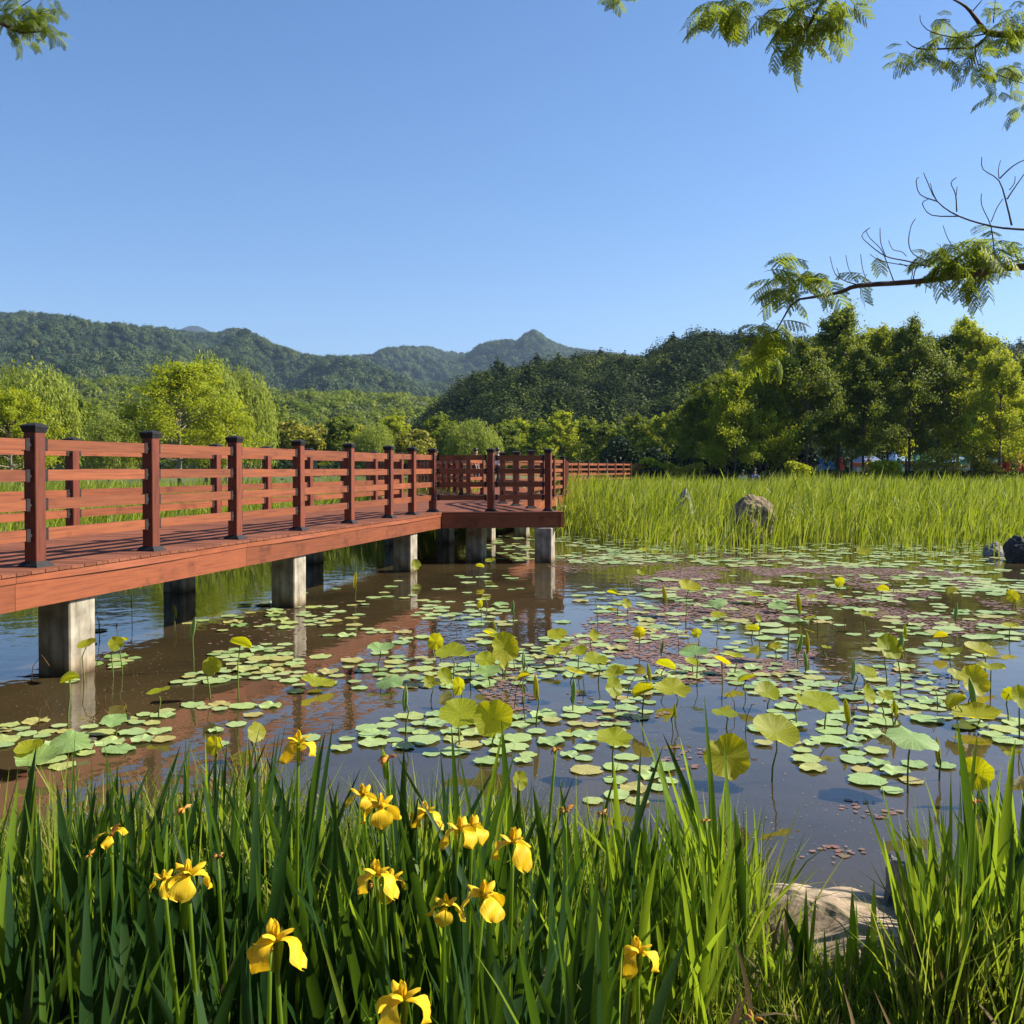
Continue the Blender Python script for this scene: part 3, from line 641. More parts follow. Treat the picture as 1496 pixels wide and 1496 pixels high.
# ------------------------------------------------------------------ scattering for the far woods
PROTO = bpy.data.collections.new('far_tree_prototypes')
def far_proto(name, kind, n, L, mat, seed):
    r = np.random.default_rng(seed); ends, C, hn = crown_points(kind, 1.0, .5 if kind != 'cone' else .3, .12, n, r)
    V, Fc = leaf_quads(C, L, L*.75, r, hint=hn, mix=.38); me = mesh_np(name, V, Fc); me.materials.append(mat); o = bpy.data.objects.new(name, me); return o
def proto_set(name, objs):
    c = bpy.data.collections.new(name)
    for o in objs: c.objects.link(o)
    return c
def scatter(name, pts, scl, coll, label=None):
    me = bpy.data.meshes.new(name); me.vertices.add(len(pts)); me.vertices.foreach_set('co', np.asarray(pts, np.float32).ravel())
    at = me.attributes.new('scl', 'FLOAT', 'POINT'); at.data.foreach_set('value', np.asarray(scl, np.float32))
    ng = bpy.data.node_groups.new(name, 'GeometryNodeTree'); ng.interface.new_socket('Geometry', in_out='INPUT', socket_type='NodeSocketGeometry'); ng.interface.new_socket('Geometry', in_out='OUTPUT', socket_type='NodeSocketGeometry')
    n = ng.nodes; gi = n.new('NodeGroupInput'); go = n.new('NodeGroupOutput'); ip = n.new('GeometryNodeInstanceOnPoints'); ci = n.new('GeometryNodeCollectionInfo')
    ci.inputs[0].default_value = coll; ci.inputs[1].default_value = True; ci.inputs[2].default_value = True
    ip.inputs['Pick Instance'].default_value = True
    rv = n.new('FunctionNodeRandomValue'); rv.data_type = 'FLOAT_VECTOR'; rv.inputs[0].default_value = (-.08, -.08, 0); rv.inputs[1].default_value = (.08, .08, 6.28)
    na = n.new('GeometryNodeInputNamedAttribute'); na.data_type = 'FLOAT'; na.inputs[0].default_value = 'scl'
    Lk = ng.links; Lk.new(gi.outputs[0], ip.inputs['Points']); Lk.new(ci.outputs[0], ip.inputs['Instance']); Lk.new(rv.outputs[0], ip.inputs['Rotation'])
    Lk.new(na.outputs[0], ip.inputs['Scale']); Lk.new(ip.outputs[0], go.inputs[0])
    o = link(bpy.data.objects.new(name, me)); md = o.modifiers.new('scatter', 'NODES'); md.node_group = ng
    tag(o, label, kind='stuff'); return o
def fan_terrain(name, ridge, Yr, Y0, z0, mat, amp, freq, nu, nv, seed, pw=1.1):
    """terrain rising from depth Y0 to a ridge whose outline in the photo is `ridge` (pixels) at depth Yr"""
    rx = [p[0] for p in ridge]; ry = [p[1] for p in ridge]
    us = np.linspace(rx[0], rx[-1], nu); V = []; grid = []
    for j in range(nv+3):
        s = min(j/nv, 1); over = max(0, j-nv)
        for u in us:
            yy = np.interp(u, rx, ry); top = at_y(u, yy, Yr).z; Y = Y0 + (Yr-Y0)*s; x = (u-CX)/F*Y
            nz = mn.fractal(Vector((x*freq+seed, Y*freq, seed)), .9, 2.1, 5); rid = 1 - abs(mn.noise(Vector((x*freq*1.6+seed*3, Y*freq*.5, 7))))*2
            z = z0 + (top-z0)*s**pw + (nz*amp + rid*amp*.9)*math.sin(math.pi*min(1, s*1.02))*(1 if s < .98 else 0)
            lim = CAMZ + (top-CAMZ)*Y/Yr
            if s < 1: z = min(z, lim - (1-s)*3)
            if over: Y = Yr + over*(Yr-Y0)*.12; x = (u-CX)/F*Yr; z = z0+(top-z0)*(1-.25*over)
            V.append((x, Y, z))
    n = nu; idx = (np.arange(nv+2)[:, None]*n + np.arange(n-1)[None, :]).ravel()
    Fc = np.stack([idx, idx+1, idx+1+n, idx+n], 1); o = obj(name, mesh_np(name, V, Fc, True), mat); tag(o, kind='structure'); return np.array(V).reshape(nv+3, n, 3)
def grid_sample(G, n, r, smin=0.0, front=1.0):
    nv, nu = G.shape[0]-3, G.shape[1]-1
    a = r.uniform(0, 1, n); s = smin + (1-smin)*a**front
    fi = s*nv; fj = r.uniform(0, nu-1e-3, n); i = np.minimum(fi.astype(int), nv); j = fj.astype(int); di = (fi-i)[:, None]; dj = (fj-j)[:, None]
    return G[i, j]*(1-di)*(1-dj) + G[i+1, j]*di*(1-dj) + G[i, j+1]*(1-di)*dj + G[i+1, j+1]*di*dj
r_ = np.random.default_rng(3)
mt = proto_set('mountain_tree_set', [far_proto('mountain_tree', 'lump', 320, .115, M_mtn, 1), far_proto('mountain_tree', 'lump', 320, .115, M_mtn, 2), far_proto('mountain_tree', 'lump', 320, .12, M_mtn, 4)])
ridge1 = [(-160, 470), (0, 459), (85, 464), (150, 476), (200, 481), (260, 485), (318, 491), (340, 483), (360, 486), (395, 507), (440, 521), (485, 527), (520, 532), (600, 560), (700, 600)]
ridge2 = [(400, 535), (485, 527), (545, 525), (560, 516), (590, 509), (625, 510), (650, 516), (680, 518), (710, 506), (740, 502), (757, 504), (780, 493), (800, 501), (830, 513), (880, 519), (960, 530), (1100, 545)]
ridge1 = [(a, b+6) for a, b in ridge1]; ridge2 = [(a, b+4-(9 if a == 780 else 0)) for a, b in ridge2]
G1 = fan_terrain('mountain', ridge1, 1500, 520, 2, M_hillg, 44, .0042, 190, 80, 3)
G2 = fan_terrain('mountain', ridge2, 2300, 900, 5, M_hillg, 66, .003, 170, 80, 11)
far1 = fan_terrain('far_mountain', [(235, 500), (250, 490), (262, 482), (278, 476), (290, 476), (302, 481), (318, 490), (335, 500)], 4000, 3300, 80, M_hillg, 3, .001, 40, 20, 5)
far2 = fan_terrain('far_mountain', [(625, 522), (640, 516), (655, 513), (672, 517), (690, 524)], 4000, 3300, 80, M_hillg, 3, .001, 30, 16, 6)
p1 = grid_sample(G1, 15000, r_, .04, .8); p2 = grid_sample(G2, 13000, r_, .04, .8)
scatter('mountain_forest', p1 - [0, 0, 2], r_.uniform(9, 16, len(p1)), mt); scatter('mountain_forest', p2 - [0, 0, 3], r_.uniform(12, 21, len(p2)), mt)
# foothill woodland, paler green, between
ridge3 = [(-160, 575), (0, 565), (100, 560), (180, 562), (260, 570), (380, 583), (430, 580), (470, 583), (540, 585), (600, 588), (640, 596), (700, 610), (800, 620)]
lm_ = proto_set('foothill_tree_set', [far_proto('foothill_tree', 'lump', 600, .09, M_darky, 5), far_proto('foothill_tree', 'lump', 600, .09, M_mid, 6)])
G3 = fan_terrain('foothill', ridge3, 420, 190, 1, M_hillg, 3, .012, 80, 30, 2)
p3 = grid_sample(G3, 2000, r_, .15, .8); scatter('foothill_wood', p3 - [0, 0, 5.5], r_.uniform(8, 12, len(p3)), lm_)
# dark wooded hill behind the bank row
ridge4 = [(600, 655), (630, 628), (655, 600), (690, 570), (725, 552), (760, 545), (800, 543), (840, 535), (880, 532), (930, 530), (960, 522), (985, 510), (1010, 500), (1060, 500), (1100, 498), (1150, 502), (1200, 505), (1300, 500), (1400, 505), (1500, 520), (1650, 540)]
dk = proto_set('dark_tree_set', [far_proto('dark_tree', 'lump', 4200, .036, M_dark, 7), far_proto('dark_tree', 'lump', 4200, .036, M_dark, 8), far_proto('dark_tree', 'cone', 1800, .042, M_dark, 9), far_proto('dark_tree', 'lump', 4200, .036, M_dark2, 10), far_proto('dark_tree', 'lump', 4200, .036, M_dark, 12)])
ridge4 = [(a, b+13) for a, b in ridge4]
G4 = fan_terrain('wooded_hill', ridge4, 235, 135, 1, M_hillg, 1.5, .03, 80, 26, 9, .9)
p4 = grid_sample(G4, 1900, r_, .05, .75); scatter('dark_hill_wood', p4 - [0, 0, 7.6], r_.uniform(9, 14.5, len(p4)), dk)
ol = make_tree('acacia_tree', 'round', 9, 4.0, 2, 7000, .5, M_darky, M_bark, 41)
for (px_, py_, Y, lab) in ((905, 513, 215, 'pale olive tree on the crest of the dark hill'), (930, 516, 212, 'second pale olive tree on the hill crest, right of its twin'), (873, 527, 214, 'smaller olive tree left on the hill crest'), (858, 580, 165, 'pale green tree standing out low on the dark hillside'), (880, 600, 160, 'light tree at the foot of the dark hill above the low row'), (712, 556, 190, 'sunlit green tree on the left shoulder of the dark hill')):
    c = at_y(px_, py_, Y); hz = 9; place(ol, USED, c.x, Y, c.z - hz, s=1.0 if Y > 200 else .8, label=lab)

# ------------------------------------------------------------------ transmission tower on the mountain
tw = empty('transmission_tower', at_y(586, 583, 1100)); tag(tw, 'tiny grey lattice transmission tower standing on the far mountainside', 'pylon')
mb = MB(); Ht = 24
M_steel = solid('galvanised_steel', (.55, .55, .56), .5)
for sx in (-1, 1):
    for sy in (-1, 1): mb.tube([(sx*3, sy*3, -6), (sx*.8, sy*.8, Ht*.7), (0, 0, Ht)], [.35, .3, .2], 4)
for k in range(6):
    z = k*Ht/8; a = 3-2.2*z/(Ht*.7); b = 3-2.2*(z+3)/(Ht*.7)
    for sy in (-1, 1): mb.tube([(-a, sy*a, z), (b, sy*b, z+3)], .2, 4); mb.tube([(a, sy*a, z), (-b, sy*b, z+3)], .2, 4)
mb.build('lattice_frame', M_steel, tw)
mb = MB()
for z, l in ((Ht*.6, 5), (Ht*.75, 4.2), (Ht*.9, 3.4)): mb.tube([(-l, 0, z), (l, 0, z)], .3, 4)
mb.build('cross_arm', M_steel, tw)

# ------------------------------------------------------------------ reed bed
def noise2(x, y, f, s=0): return np.array([mn.noise(Vector((a*f+s, b*f, s))) for a, b in zip(x, y)])
def reeds(name, x0, x1, y0, y1, n, frontf, r, h0=.72, h1=1.32, ragged=2.5):
    Y = y0 + (y1-y0)*r.uniform(0, 1, n)**.9; X = r.uniform(x0, x1, n)
    X = np.where(True, X*(Y/y1*.45+.55), X)
    nz = noise2(X, Y, .35, 4); nf = noise2(X, Y, .9, 8); fr = np.array([frontf(a) for a in X]) + nz*ragged + nf*1.2
    dens = np.clip((Y-fr)/6.5, 0, 1)**1.3; keep = r.uniform(0, 1, n) < dens
    X, Y, nz, nf, d = X[keep], Y[keep], nz[keep], nf[keep], dens[keep]; m = len(X)
    B = np.stack([X, Y, np.full(m, -.05)], 1); H = (h0+(h1-h0)*d)*(1+.34*nz+.25*nf)*r.uniform(.55, 1.15, m)
    az = r.normal(0, 1.2, m); H = H*(1-.38*np.clip((Y-47)/5, 0, 1))
    upn = r.uniform(0, 1, m) < .45; B[:, 2] = np.where(upn, H*r.uniform(.25, .6, m), B[:, 2]); H = np.where(upn, H*r.uniform(.35, .6, m), H); lean_ = np.abs(r.normal(0, .13, m)) + np.where(upn, r.uniform(.1, .5, m), 0)
    V, Fc = blades(B, H, r.uniform(.014, .032, m)*(.7+Y/50), az, lean_, r.uniform(0, 1, m)**2*1.1, 3, r=r)
    o = obj(name, mesh_np(name, V, Fc), M_reed); return o
rr = np.random.default_rng(21)
# right field, in front of the dark hedge, keeping the stones' faces partly visible
def front_right(x):
    return 18.0 + sstep(3.0, 1.2, x)*5.5 + sstep(13, 22, x)*2.5
o = reeds('reed_bed', .6, 42, 18, 54.5, 150000, front_right, rr); tag(o, 'bright green reeds of the large bed right of the walkway', kind='stuff')
def front_left(x): return 16.5 + sstep(-6, -1, x)*8 - sstep(-6, -14, x)*1.5
o = reeds('reed_bed', -30, -1.4, 13, 50, 60000, front_left, rr, .8, 1.2); tag(o, 'bright green reeds behind the walkway', kind='stuff')
# thin out reeds that stand inside the deck: move them below by deleting vertices is not needed, deck hides them

# ------------------------------------------------------------------ stones
def rock(name, loc, dims, mat, seed, label, ang=0, flat=.0, sub_=3, power=1.0):
    import bmesh
    bm = bmesh.new(); bmesh.ops.create_icosphere(bm, subdivisions=sub_+2, radius=1)
    for v in bm.verts:
        c = v.co.copy(); d = .22*mn.fractal(c*1.1+Vector((seed, 0, 0)), .9, 2, 4)+.05*mn.noise(c*6+Vector((seed, 1, 0)))+.02*abs(mn.noise(c*13+Vector((seed, 1, 4))))+.008*mn.noise(c*27+Vector((seed, 5, 4)))
        # facet: push toward a few random planes
        for k in range(1 if name == 'boulder' else 5):
            rk = random.Random(seed*17+k); nrm = Vector((rk.uniform(-1, 1), rk.uniform(-1, 1), rk.uniform(-.4, 1))).normalized(); dd = c.dot(nrm)
            if dd > .62: c -= nrm*(dd-.62)*.75
        c *= 1+d; v.co = Vector((c.x*dims[0], c.y*dims[1], c.z*dims[2]))
    me = bpy.data.meshes.new(name); bm.to_mesh(me); bm.free(); me.materials.append(mat)
    for p in me.polygons: p.use_smooth = sub_ > 5
    o = link(bpy.data.objects.new(name, me)); o.location = loc; o.rotation_euler = (0, 0, ang); tag(o, label, 'rock'); return o
c = at_y(1106, 745, 22.5); rock('boulder', (c.x, 23.0, .42), (.56, .55, .68), M_boul, 23, 'tall rounded pale boulder standing among the green reeds')
c = at_y(1000, 738, 25); rock('boulder', (c.x, 25, .45), (.22, .3, .75), M_rockg, 4, 'narrow brown stone half hidden in the reeds left of the tall boulder')
c = at_z(1458, 812, 0); rock('pond_stone', (c.x, c.y+.2, .06), (.24, .26, .20), M_rockg, 5, 'small pale grey stone poking out of the pond near the right edge')
c = at_z(1494, 822, 0); rock('pond_stone', (c.x+.05, c.y+.2, .12), (.30, .35, .34), M_rockd, 6, 'black rounded stone in the pond cut by the right edge')
rock('bank_stone', (1.10, 3.28, .12), (.50, .34, .17), M_rock, 8, 'long flat pale stone lying on the bank at the water edge', .1)
rock('bank_stone', (1.50, 3.42, .14), (.17, .17, .27), M_rockg, 9, 'upright rough grey stone at the right end of the flat stone', .4)
rock('bank_stone', (1.82, 3.30, .12), (.30, .25, .2), M_rock, 12, 'pale stone half hidden by the right iris clump', .4)
rock('bank_stone', (.55, 3.50, .08), (.26, .22, .14), M_rockg, 10, 'grey stone hidden by grass at the left end of the flat stone', .2)
rock('bank_stone', (1.25, 3.02, .14), (.34, .20, .12), M_rock, 14, 'low cracked orange brown stone sunk in soil in front of the flat stone', .2)

# ------------------------------------------------------------------ floating lotus pads
def pad_mat(name, cols, tcol, transl, scale=1):
    m, t, out = newmat(name); L = t.links
    oi = N(t, 'ShaderNodeObjectInfo'); r = ramp(t, [(i/(len(cols)-1), c) for i, c in enumerate(cols)]); L.new(oi.outputs['Random'], r.inputs[0])
    tc = N(t, 'ShaderNodeTexCoord'); sx = N(t, 'ShaderNodeSeparateXYZ'); L.new(tc.outputs['Object'], sx.inputs[0])
    at = N(t, 'ShaderNodeMath', operation='ARCTAN2'); L.new(sx.outputs[1], at.inputs[0]); L.new(sx.outputs[0], at.inputs[1])
    mu = N(t, 'ShaderNodeMath', operation='MULTIPLY'); mu.inputs[1].default_value = 20; L.new(at.outputs[0], mu.inputs[0])
    si = N(t, 'ShaderNodeMath', operation='SINE'); L.new(mu.outputs[0], si.inputs[0])
    vr = ramp(t, [(.55, (.86, .88, .85)), (.85, (1, 1, 1)), (1.0, (1.5, 1.45, 1.25))]); L.new(si.outputs[0], vr.inputs[0])
    mx = N(t, 'ShaderNodeMix', data_type='RGBA', blend_type='MULTIPLY'); mx.inputs[0].default_value = .7; L.new(r.outputs[0], mx.inputs[6]); L.new(vr.outputs[0], mx.inputs[7])
    nz = N(t, 'ShaderNodeTexNoise'); nz.inputs['Scale'].default_value = 14; L.new(tc.outputs['Object'], nz.inputs['Vector']); r3 = ramp(t, [(.35, (.8, .78, .6)), (.6, (1.05, 1.05, 1.05))]); L.new(nz.outputs[0], r3.inputs[0])
    mx2 = N(t, 'ShaderNodeMix', data_type='RGBA', blend_type='MULTIPLY'); mx2.inputs[0].default_value = .8; L.new(mx.outputs[2], mx2.inputs[6]); L.new(r3.outputs[0], mx2.inputs[7])
    p = N(t, 'ShaderNodeBsdfPrincipled'); p.inputs['Roughness'].default_value = .55; L.new(mx2.outputs[2], p.inputs['Base Color'])
    tr = N(t, 'ShaderNodeBsdfTranslucent'); m3 = N(t, 'ShaderNodeMix', data_type='RGBA', blend_type='MULTIPLY'); m3.inputs[0].default_value = 1; m3.inputs[7].default_value = rgb(tcol); L.new(mx2.outputs[2], m3.inputs[6]); L.new(m3.outputs[2], tr.inputs[0])
    ms = N(t, 'ShaderNodeMixShader'); ms.inputs[0].default_value = transl; L.new(p.outputs[0], ms.inputs[1]); L.new(tr.outputs[0], ms.inputs[2]); L.new(ms.outputs[0], out.inputs[0]); return m
M_pad = pad_mat('lotus_pad_leaf', [(.23, .35, .12), (.32, .44, .17), (.38, .48, .19), (.28, .40, .18), (.35, .46, .16), (.38, .42, .14), (.40, .33, .11)], (1, 1, .5), .12)
M_lot = pad_mat('lotus_air_leaf', [(.34, .40, .02), (.40, .44, .025), (.46, .46, .03)], (1.5, 1.25, .3), .6)
M_lotpale = pad_mat('lotus_pale_leaf', [(.22, .37, .13), (.28, .42, .16), (.26, .38, .11)], (1.3, 1.2, .5), .35)
M_stem = leaf_mat('lotus_stem', [(.10, .15, .03), (.16, .2, .05)], .1)
M_dry = leaf_mat('withered_leaf', [(.10, .055, .02), (.22, .13, .05)], .2)
def pad_mesh(name, seed, wav=.03, cup=0.0, rings=2, nseg=26, mat=None, notch=True):
    r = random.Random(seed); ph = [r.uniform(0, 6.28) for _ in range(4)]; V = [(0, 0, -.02*cup)]; Fs = []
    for k in range(1, rings+1):
        s = k/rings
        for j in range(nseg):
            a = 2*math.pi*j/nseg; rad = s*(1 + s*(.045*math.sin(3*a+ph[0])+.035*math.sin(7*a+ph[1])+.02*math.sin(11*a+ph[2])))
            if notch and k == rings and j in (0, nseg//2): rad *= .86
            z = wav*s*s*(math.sin(4*a+ph[3])+.6*math.sin(7*a+ph[2])) + cup*s*s
            V.append((rad*math.cos(a), rad*math.sin(a), z))
    for j in range(nseg):
        Fs.append((0, 1+j, 1+(j+1) % nseg))
        for k in range(1, rings):
            a = 1+(k-1)*nseg; b = 1+k*nseg; Fs.append((a+j, b+j, b+(j+1) % nseg, a+(j+1) % nseg))
    me = bpy.data.meshes.new(name); me.from_pydata(V, [], Fs); me.update(); me.materials.append(mat)
    for p in me.polygons: p.use_smooth = True
    return me
pads = [pad_mesh('pad', i, (.02, .035, .05, .03, .09, .025, .07)[i], (.0, .03, .0, .05, .04, .0, .10)[i], mat=M_pad) for i in range(7)]
clusters = [  # px centre, px half-width, px half-height, count, landmark
 (300, 975, 125, 36, 52, 'right of the nearest pier'), (240, 1000, 90, 20, 14, 'right of the nearest pier'),
 (340, 1015, 85, 20, 22, 'in the left near raft'), (120, 1075, 110, 26, 18, 'near the left edge'), (60, 1095, 60, 25, 6, 'near the left edge'), (170, 1045, 70, 14, 8, 'below the nearest concrete pier'),
 (230, 945, 40, 8, 6, 'right of the nearest pier'), (415, 905, 75, 12, 12, 'before the second pier'), (470, 895, 70, 22, 9, 'before the second pier'),
 (590, 880, 90, 24, 10, 'before the third pier'), (690, 866, 120, 30, 52, 'before the viewing bay piers'), (660, 912, 90, 16, 22, 'below the viewing bay'),
 (690, 945, 110, 22, 30, 'in the middle left raft'), (540, 950, 70, 30, 16, 'on the railing reflection'), (560, 1000, 110, 26, 20, 'left of the dense raft'), (740, 985, 160, 34, 100, 'in the dense middle raft'), (700, 1030, 140, 30, 60, 'near the twin raised leaves'),
 (760, 1075, 150, 36, 46, 'behind the middle iris tips'), (620, 1055, 90, 26, 18, 'left of the twin raised leaves'), (900, 1000, 120, 40, 46, 'right of the dense raft'), (880, 950, 110, 25, 30, 'on the blue centre water'),
 (1000, 872, 150, 14, 34, 'in the thin line by the fern'), (930, 895, 140, 26, 40, 'right of the bay reflection'), (1100, 900, 140, 30, 34, 'under the reddish fern'), (1040, 950, 130, 28, 30, 'on blue water right of centre'),
 (1060, 1010, 140, 34, 46, 'in the open right raft'), (950, 1060, 120, 34, 26, 'before the open right raft'), (1400, 1000, 130, 34, 44, 'in the right edge raft'), (1420, 1050, 120, 36, 40, 'nearest in the right edge raft'),
 (1290, 1060, 90, 34, 18, 'left of the umbrella shaped leaf'), (1250, 1110, 90, 28, 10, 'between the right iris clumps'), (1300, 1165, 40, 12, 3, 'near the bank stones'), (940, 1140, 110, 30, 16, 'by the bank, right side'), (1150, 1110, 60, 20, 3, 'by the bank, right side'), (860, 1150, 60, 20, 6, 'by the bank, right side'),
 (1300, 960, 120, 24, 6, 'on open water far right'), (1350, 1120, 60, 20, 6, 'near the right iris clump'), (560, 980, 420, 110, 40, 'alone on the left open water'), (1150, 1000, 380, 120, 70, 'alone on the right open water')]
placed = []; r = random.Random(5)
cell = {}
def free(x, y, rad, k=.86):
    gx, gy = int(x//.5), int(y//.5)
    for i in (-1, 0, 1):
        for j in (-1, 0, 1):
            for (a, b, c_) in cell.get((gx+i, gy+j), ()):
                if (a-x)**2+(b-y)**2 < ((rad+c_)*k)**2: return False
    return True
for (cx0, cy0, hw, hh, n, nm) in clusters:
    got = 0; tries = 0; n = int(n*(1.45 if cx0 < 480 else (.66 if cx0 > 640 else .9)))
    while got < n and tries < n*25:
        tries += 1; a = r.uniform(0, 6.28); q = math.sqrt(r.random()); p_ = at_z(cx0+math.cos(a)*q*hw*1.15, cy0+math.sin(a)*q*hh*1.15, 0)
        if mn.noise(Vector((p_.x*1.1, p_.y*.9, 5))) < -.05: continue
        rad = (.056+.064*r.random()**1.3)*(1 + .05*max(0, p_.y-8)/4)
        if p_.y < 3.95 or not free(p_.x, p_.y, rad): continue
        cell.setdefault((int(p_.x//.5), int(p_.y//.5)), []).append((p_.x, p_.y, rad)); placed.append((p_.x, p_.y, rad, nm)); got += 1
placed.sort(key=lambda q: -q[2]/q[1])
PADL = {}
for i, (x, y, rad, nm) in enumerate(placed[:298]):
    o = link(bpy.data.objects.new('lotus_pad', pads[i % 7])); o.location = (x, y, .004+.010*r.random()); o.scale = (rad, rad*r.uniform(.85, 1), rad); o.rotation_euler = (r.gauss(0, .012), r.gauss(0, .012), r.uniform(0, 6.28))
    u_ = CX + x/y*F
    size = 'large' if rad > .11 else ('small' if rad < .078 else 'mid sized')
    tag(o, None, 'lotus leaf', 'floating lotus leaves ' + nm); PADL.setdefault((size, nm), []).append((u_, o))
ORD = 'first second third fourth fifth sixth seventh eighth ninth tenth eleventh twelfth thirteenth fourteenth fifteenth sixteenth seventeenth eighteenth nineteenth twentieth'.split()
def ordn(i): return ORD[i] if i < 20 else ('twenty ' + ORD[i-20] if i < 29 else 'thirtieth or later')
for (size, nm), lst in PADL.items():
    lst.sort(key=lambda q: q[0]); 
    for k, (u_, o) in enumerate(lst): o['label'] = ('%s floating lotus leaf %s' % (size, nm)) if len(lst) == 1 else '%s lotus pad, %s from left %s' % (size, ordn(k), nm)
rest = placed[298:]
def pad_rest(name, lst, nseg=14, mat=M_pad):
    V = []; Fs = []; b = 0
    for (x, y, rad, *_q) in lst:
        z = .004+.012*r.random(); ph = r.uniform(0, 6.28); V.append((x, y, z)); k0 = b
        for j in range(nseg):
            a = 2*math.pi*j/nseg; q = rad*(1+.07*math.sin(3*a+ph)+.05*math.sin(6*a+ph*2)); V.append((x+math.cos(a)*q, y+math.sin(a)*q*.93, z+rad*.03*math.sin(4*a+ph)+.002))
        for j in range(nseg): Fs.append((k0, k0+1+j, k0+1+(j+1) % nseg))
        b += nseg+1
    o = obj(name, mesh_np(name, V, np.array(Fs)), mat); return o
# far carpet of tiny pads
far_list = []
for (cx0, cy0, hw, hh, n) in ((1220, 812, 330, 18, 420), (930, 786, 120, 20, 260), (1420, 850, 120, 22, 90), (900, 815, 90, 10, 90), (1180, 860, 330, 20, 90), (740, 800, 60, 22, 60), (1380, 800, 130, 14, 120), (1200, 905, 280, 35, 46), (1400, 925, 100, 40, 30)):
    for _ in range(n):
        a = r.uniform(0, 6.28); q = math.sqrt(r.random()); p_ = at_z(cx0+math.cos(a)*q*hw, cy0+math.sin(a)*q*hh, 0)
        if p_.y < 40 and free(p_.x, p_.y, .12, .6): cell.setdefault((int(p_.x//.5), int(p_.y//.5)), []).append((p_.x, p_.y, .13)); far_list.append((p_.x, p_.y, r.uniform(.07, .17)))
M_pad_isl = leaf_mat('far_pad_leaf', [(.21, .30, .10), (.28, .37, .14), (.35, .42, .18), (.33, .31, .10)], .1, rough=.5)
o = pad_rest('far_lotus_pads', rest + far_list, mat=M_pad_isl); tag(o, 'carpet of small floating lotus leaves in the farther water', kind='stuff')

# reddish floating water fern and debris
def fern(name, blobs, mat, seed, sz=(.009, .027)):
    q = np.random.default_rng(seed); V = []; 
    P_ = []
    for (cx0, cy0, hw, hh, n) in blobs:
        a = q.uniform(0, 6.28, n); s = np.sqrt(q.uniform(0, 1, n)); px_ = cx0+np.cos(a)*s*hw; py_ = cy0+np.sin(a)*s*hh
        for u, v in zip(px_, py_):
            p_ = at_z(u, v, 0)
            if p_.y < 45 and mn.fractal(Vector((p_.x*.9, p_.y*.45, 2)), .8, 2, 4) > -.04+.1*q.normal(): P_.append((p_.x, p_.y))
    P_ = np.array(P_); n = len(P_); s = q.uniform(sz[0], sz[1], n)*(.7+P_[:, 1]/14); k = 5; a0 = q.uniform(0, 6.28, n)
    ang = a0[:, None] + np.linspace(0, 2*math.pi, k, endpoint=False)[None]; rad = s[:, None]*q.uniform(.45, 1.2, (n, k))
    V = np.stack([P_[:, 0:1]+np.cos(ang)*rad, P_[:, 1:2]+np.sin(ang)*rad*.9, np.broadcast_to(.003+q.uniform(0, .004, n)[:, None], (n, k))], 2).reshape(-1, 3)
    o = obj(name, mesh_np(name, V, np.arange(n*k).reshape(n, k)), mat); tag(o, 'patches of reddish water fern floating on the pond', kind='stuff')
M_fern = leaf_mat('red_water_fern', [(.13, .065, .055), (.20, .105, .09), (.25, .16, .13), (.17, .125, .085)], .0, rough=.6)
fern('water_fern', [(1180, 852, 260, 30, 15000), (1010, 940, 190, 60, 10000), (860, 1010, 160, 50, 2500), (1190, 900, 200, 40, 3000), (1000, 825, 200, 22, 3500), (1380, 900, 120, 30, 1600), (1250, 990, 180, 50, 500), (1010, 1110, 60, 20, 60), (1290, 1180, 70, 16, 60), (1210, 1250, 60, 14, 50), (500, 930, 200, 50, 260)], M_fern, 3)
M_deb = leaf_mat('floating_debris', [(.2, .14, .07), (.4, .32, .18), (.3, .16, .08)], 0)
fern('floating_debris', [(600, 960, 500, 120, 1500), (1150, 1150, 380, 130, 700), (300, 1020, 300, 70, 700)], M_deb, 8, (.002, .006))

# ------------------------------------------------------------------ raised lotus leaves
air = [pad_mesh('leaf', 50+i, .05+.03*(i % 2), [.22, .14, .30, .18, .10][i], rings=4, nseg=28, mat=M_lot) for i in range(5)]
airp = [pad_mesh('leaf', 60+i, .06, [.18, .10, -.12][i], rings=4, nseg=28, mat=M_lotpale) for i in range(3)]
def fold_mesh(name, seed, opening, mat):
    """leaf folded along one axis, opening = dihedral between halves (radians)"""
    r_l = random.Random(seed); V = []; Fs = []; n = 12; m = 5
    for i in range(n+1):
        u = -1+2*i/n; hwd = math.sqrt(max(0, 1-u*u))
        for j in range(-m, m+1):
            s = j/m*hwd*(1+.05*math.sin(5*u+seed)); th = opening*(.35+.65*abs(j)/m)
            V.append((u*1.0, math.copysign(abs(s)*math.sin(th), s)+.0, abs(s)*math.cos(th)+.05*u*u-.0+.02*math.sin(3*u+j+seed)))
    w_ = 2*m+1
    for i in range(n):
        for j in range(w_-1): Fs.append((i*w_+j, (i+1)*w_+j, (i+1)*w_+j+1, i*w_+j+1))
    me = bpy.data.meshes.new(name); me.from_pydata(V, [], Fs); me.update(); me.materials.append(mat)
    for p in me.polygons: p.use_smooth = True
    return me
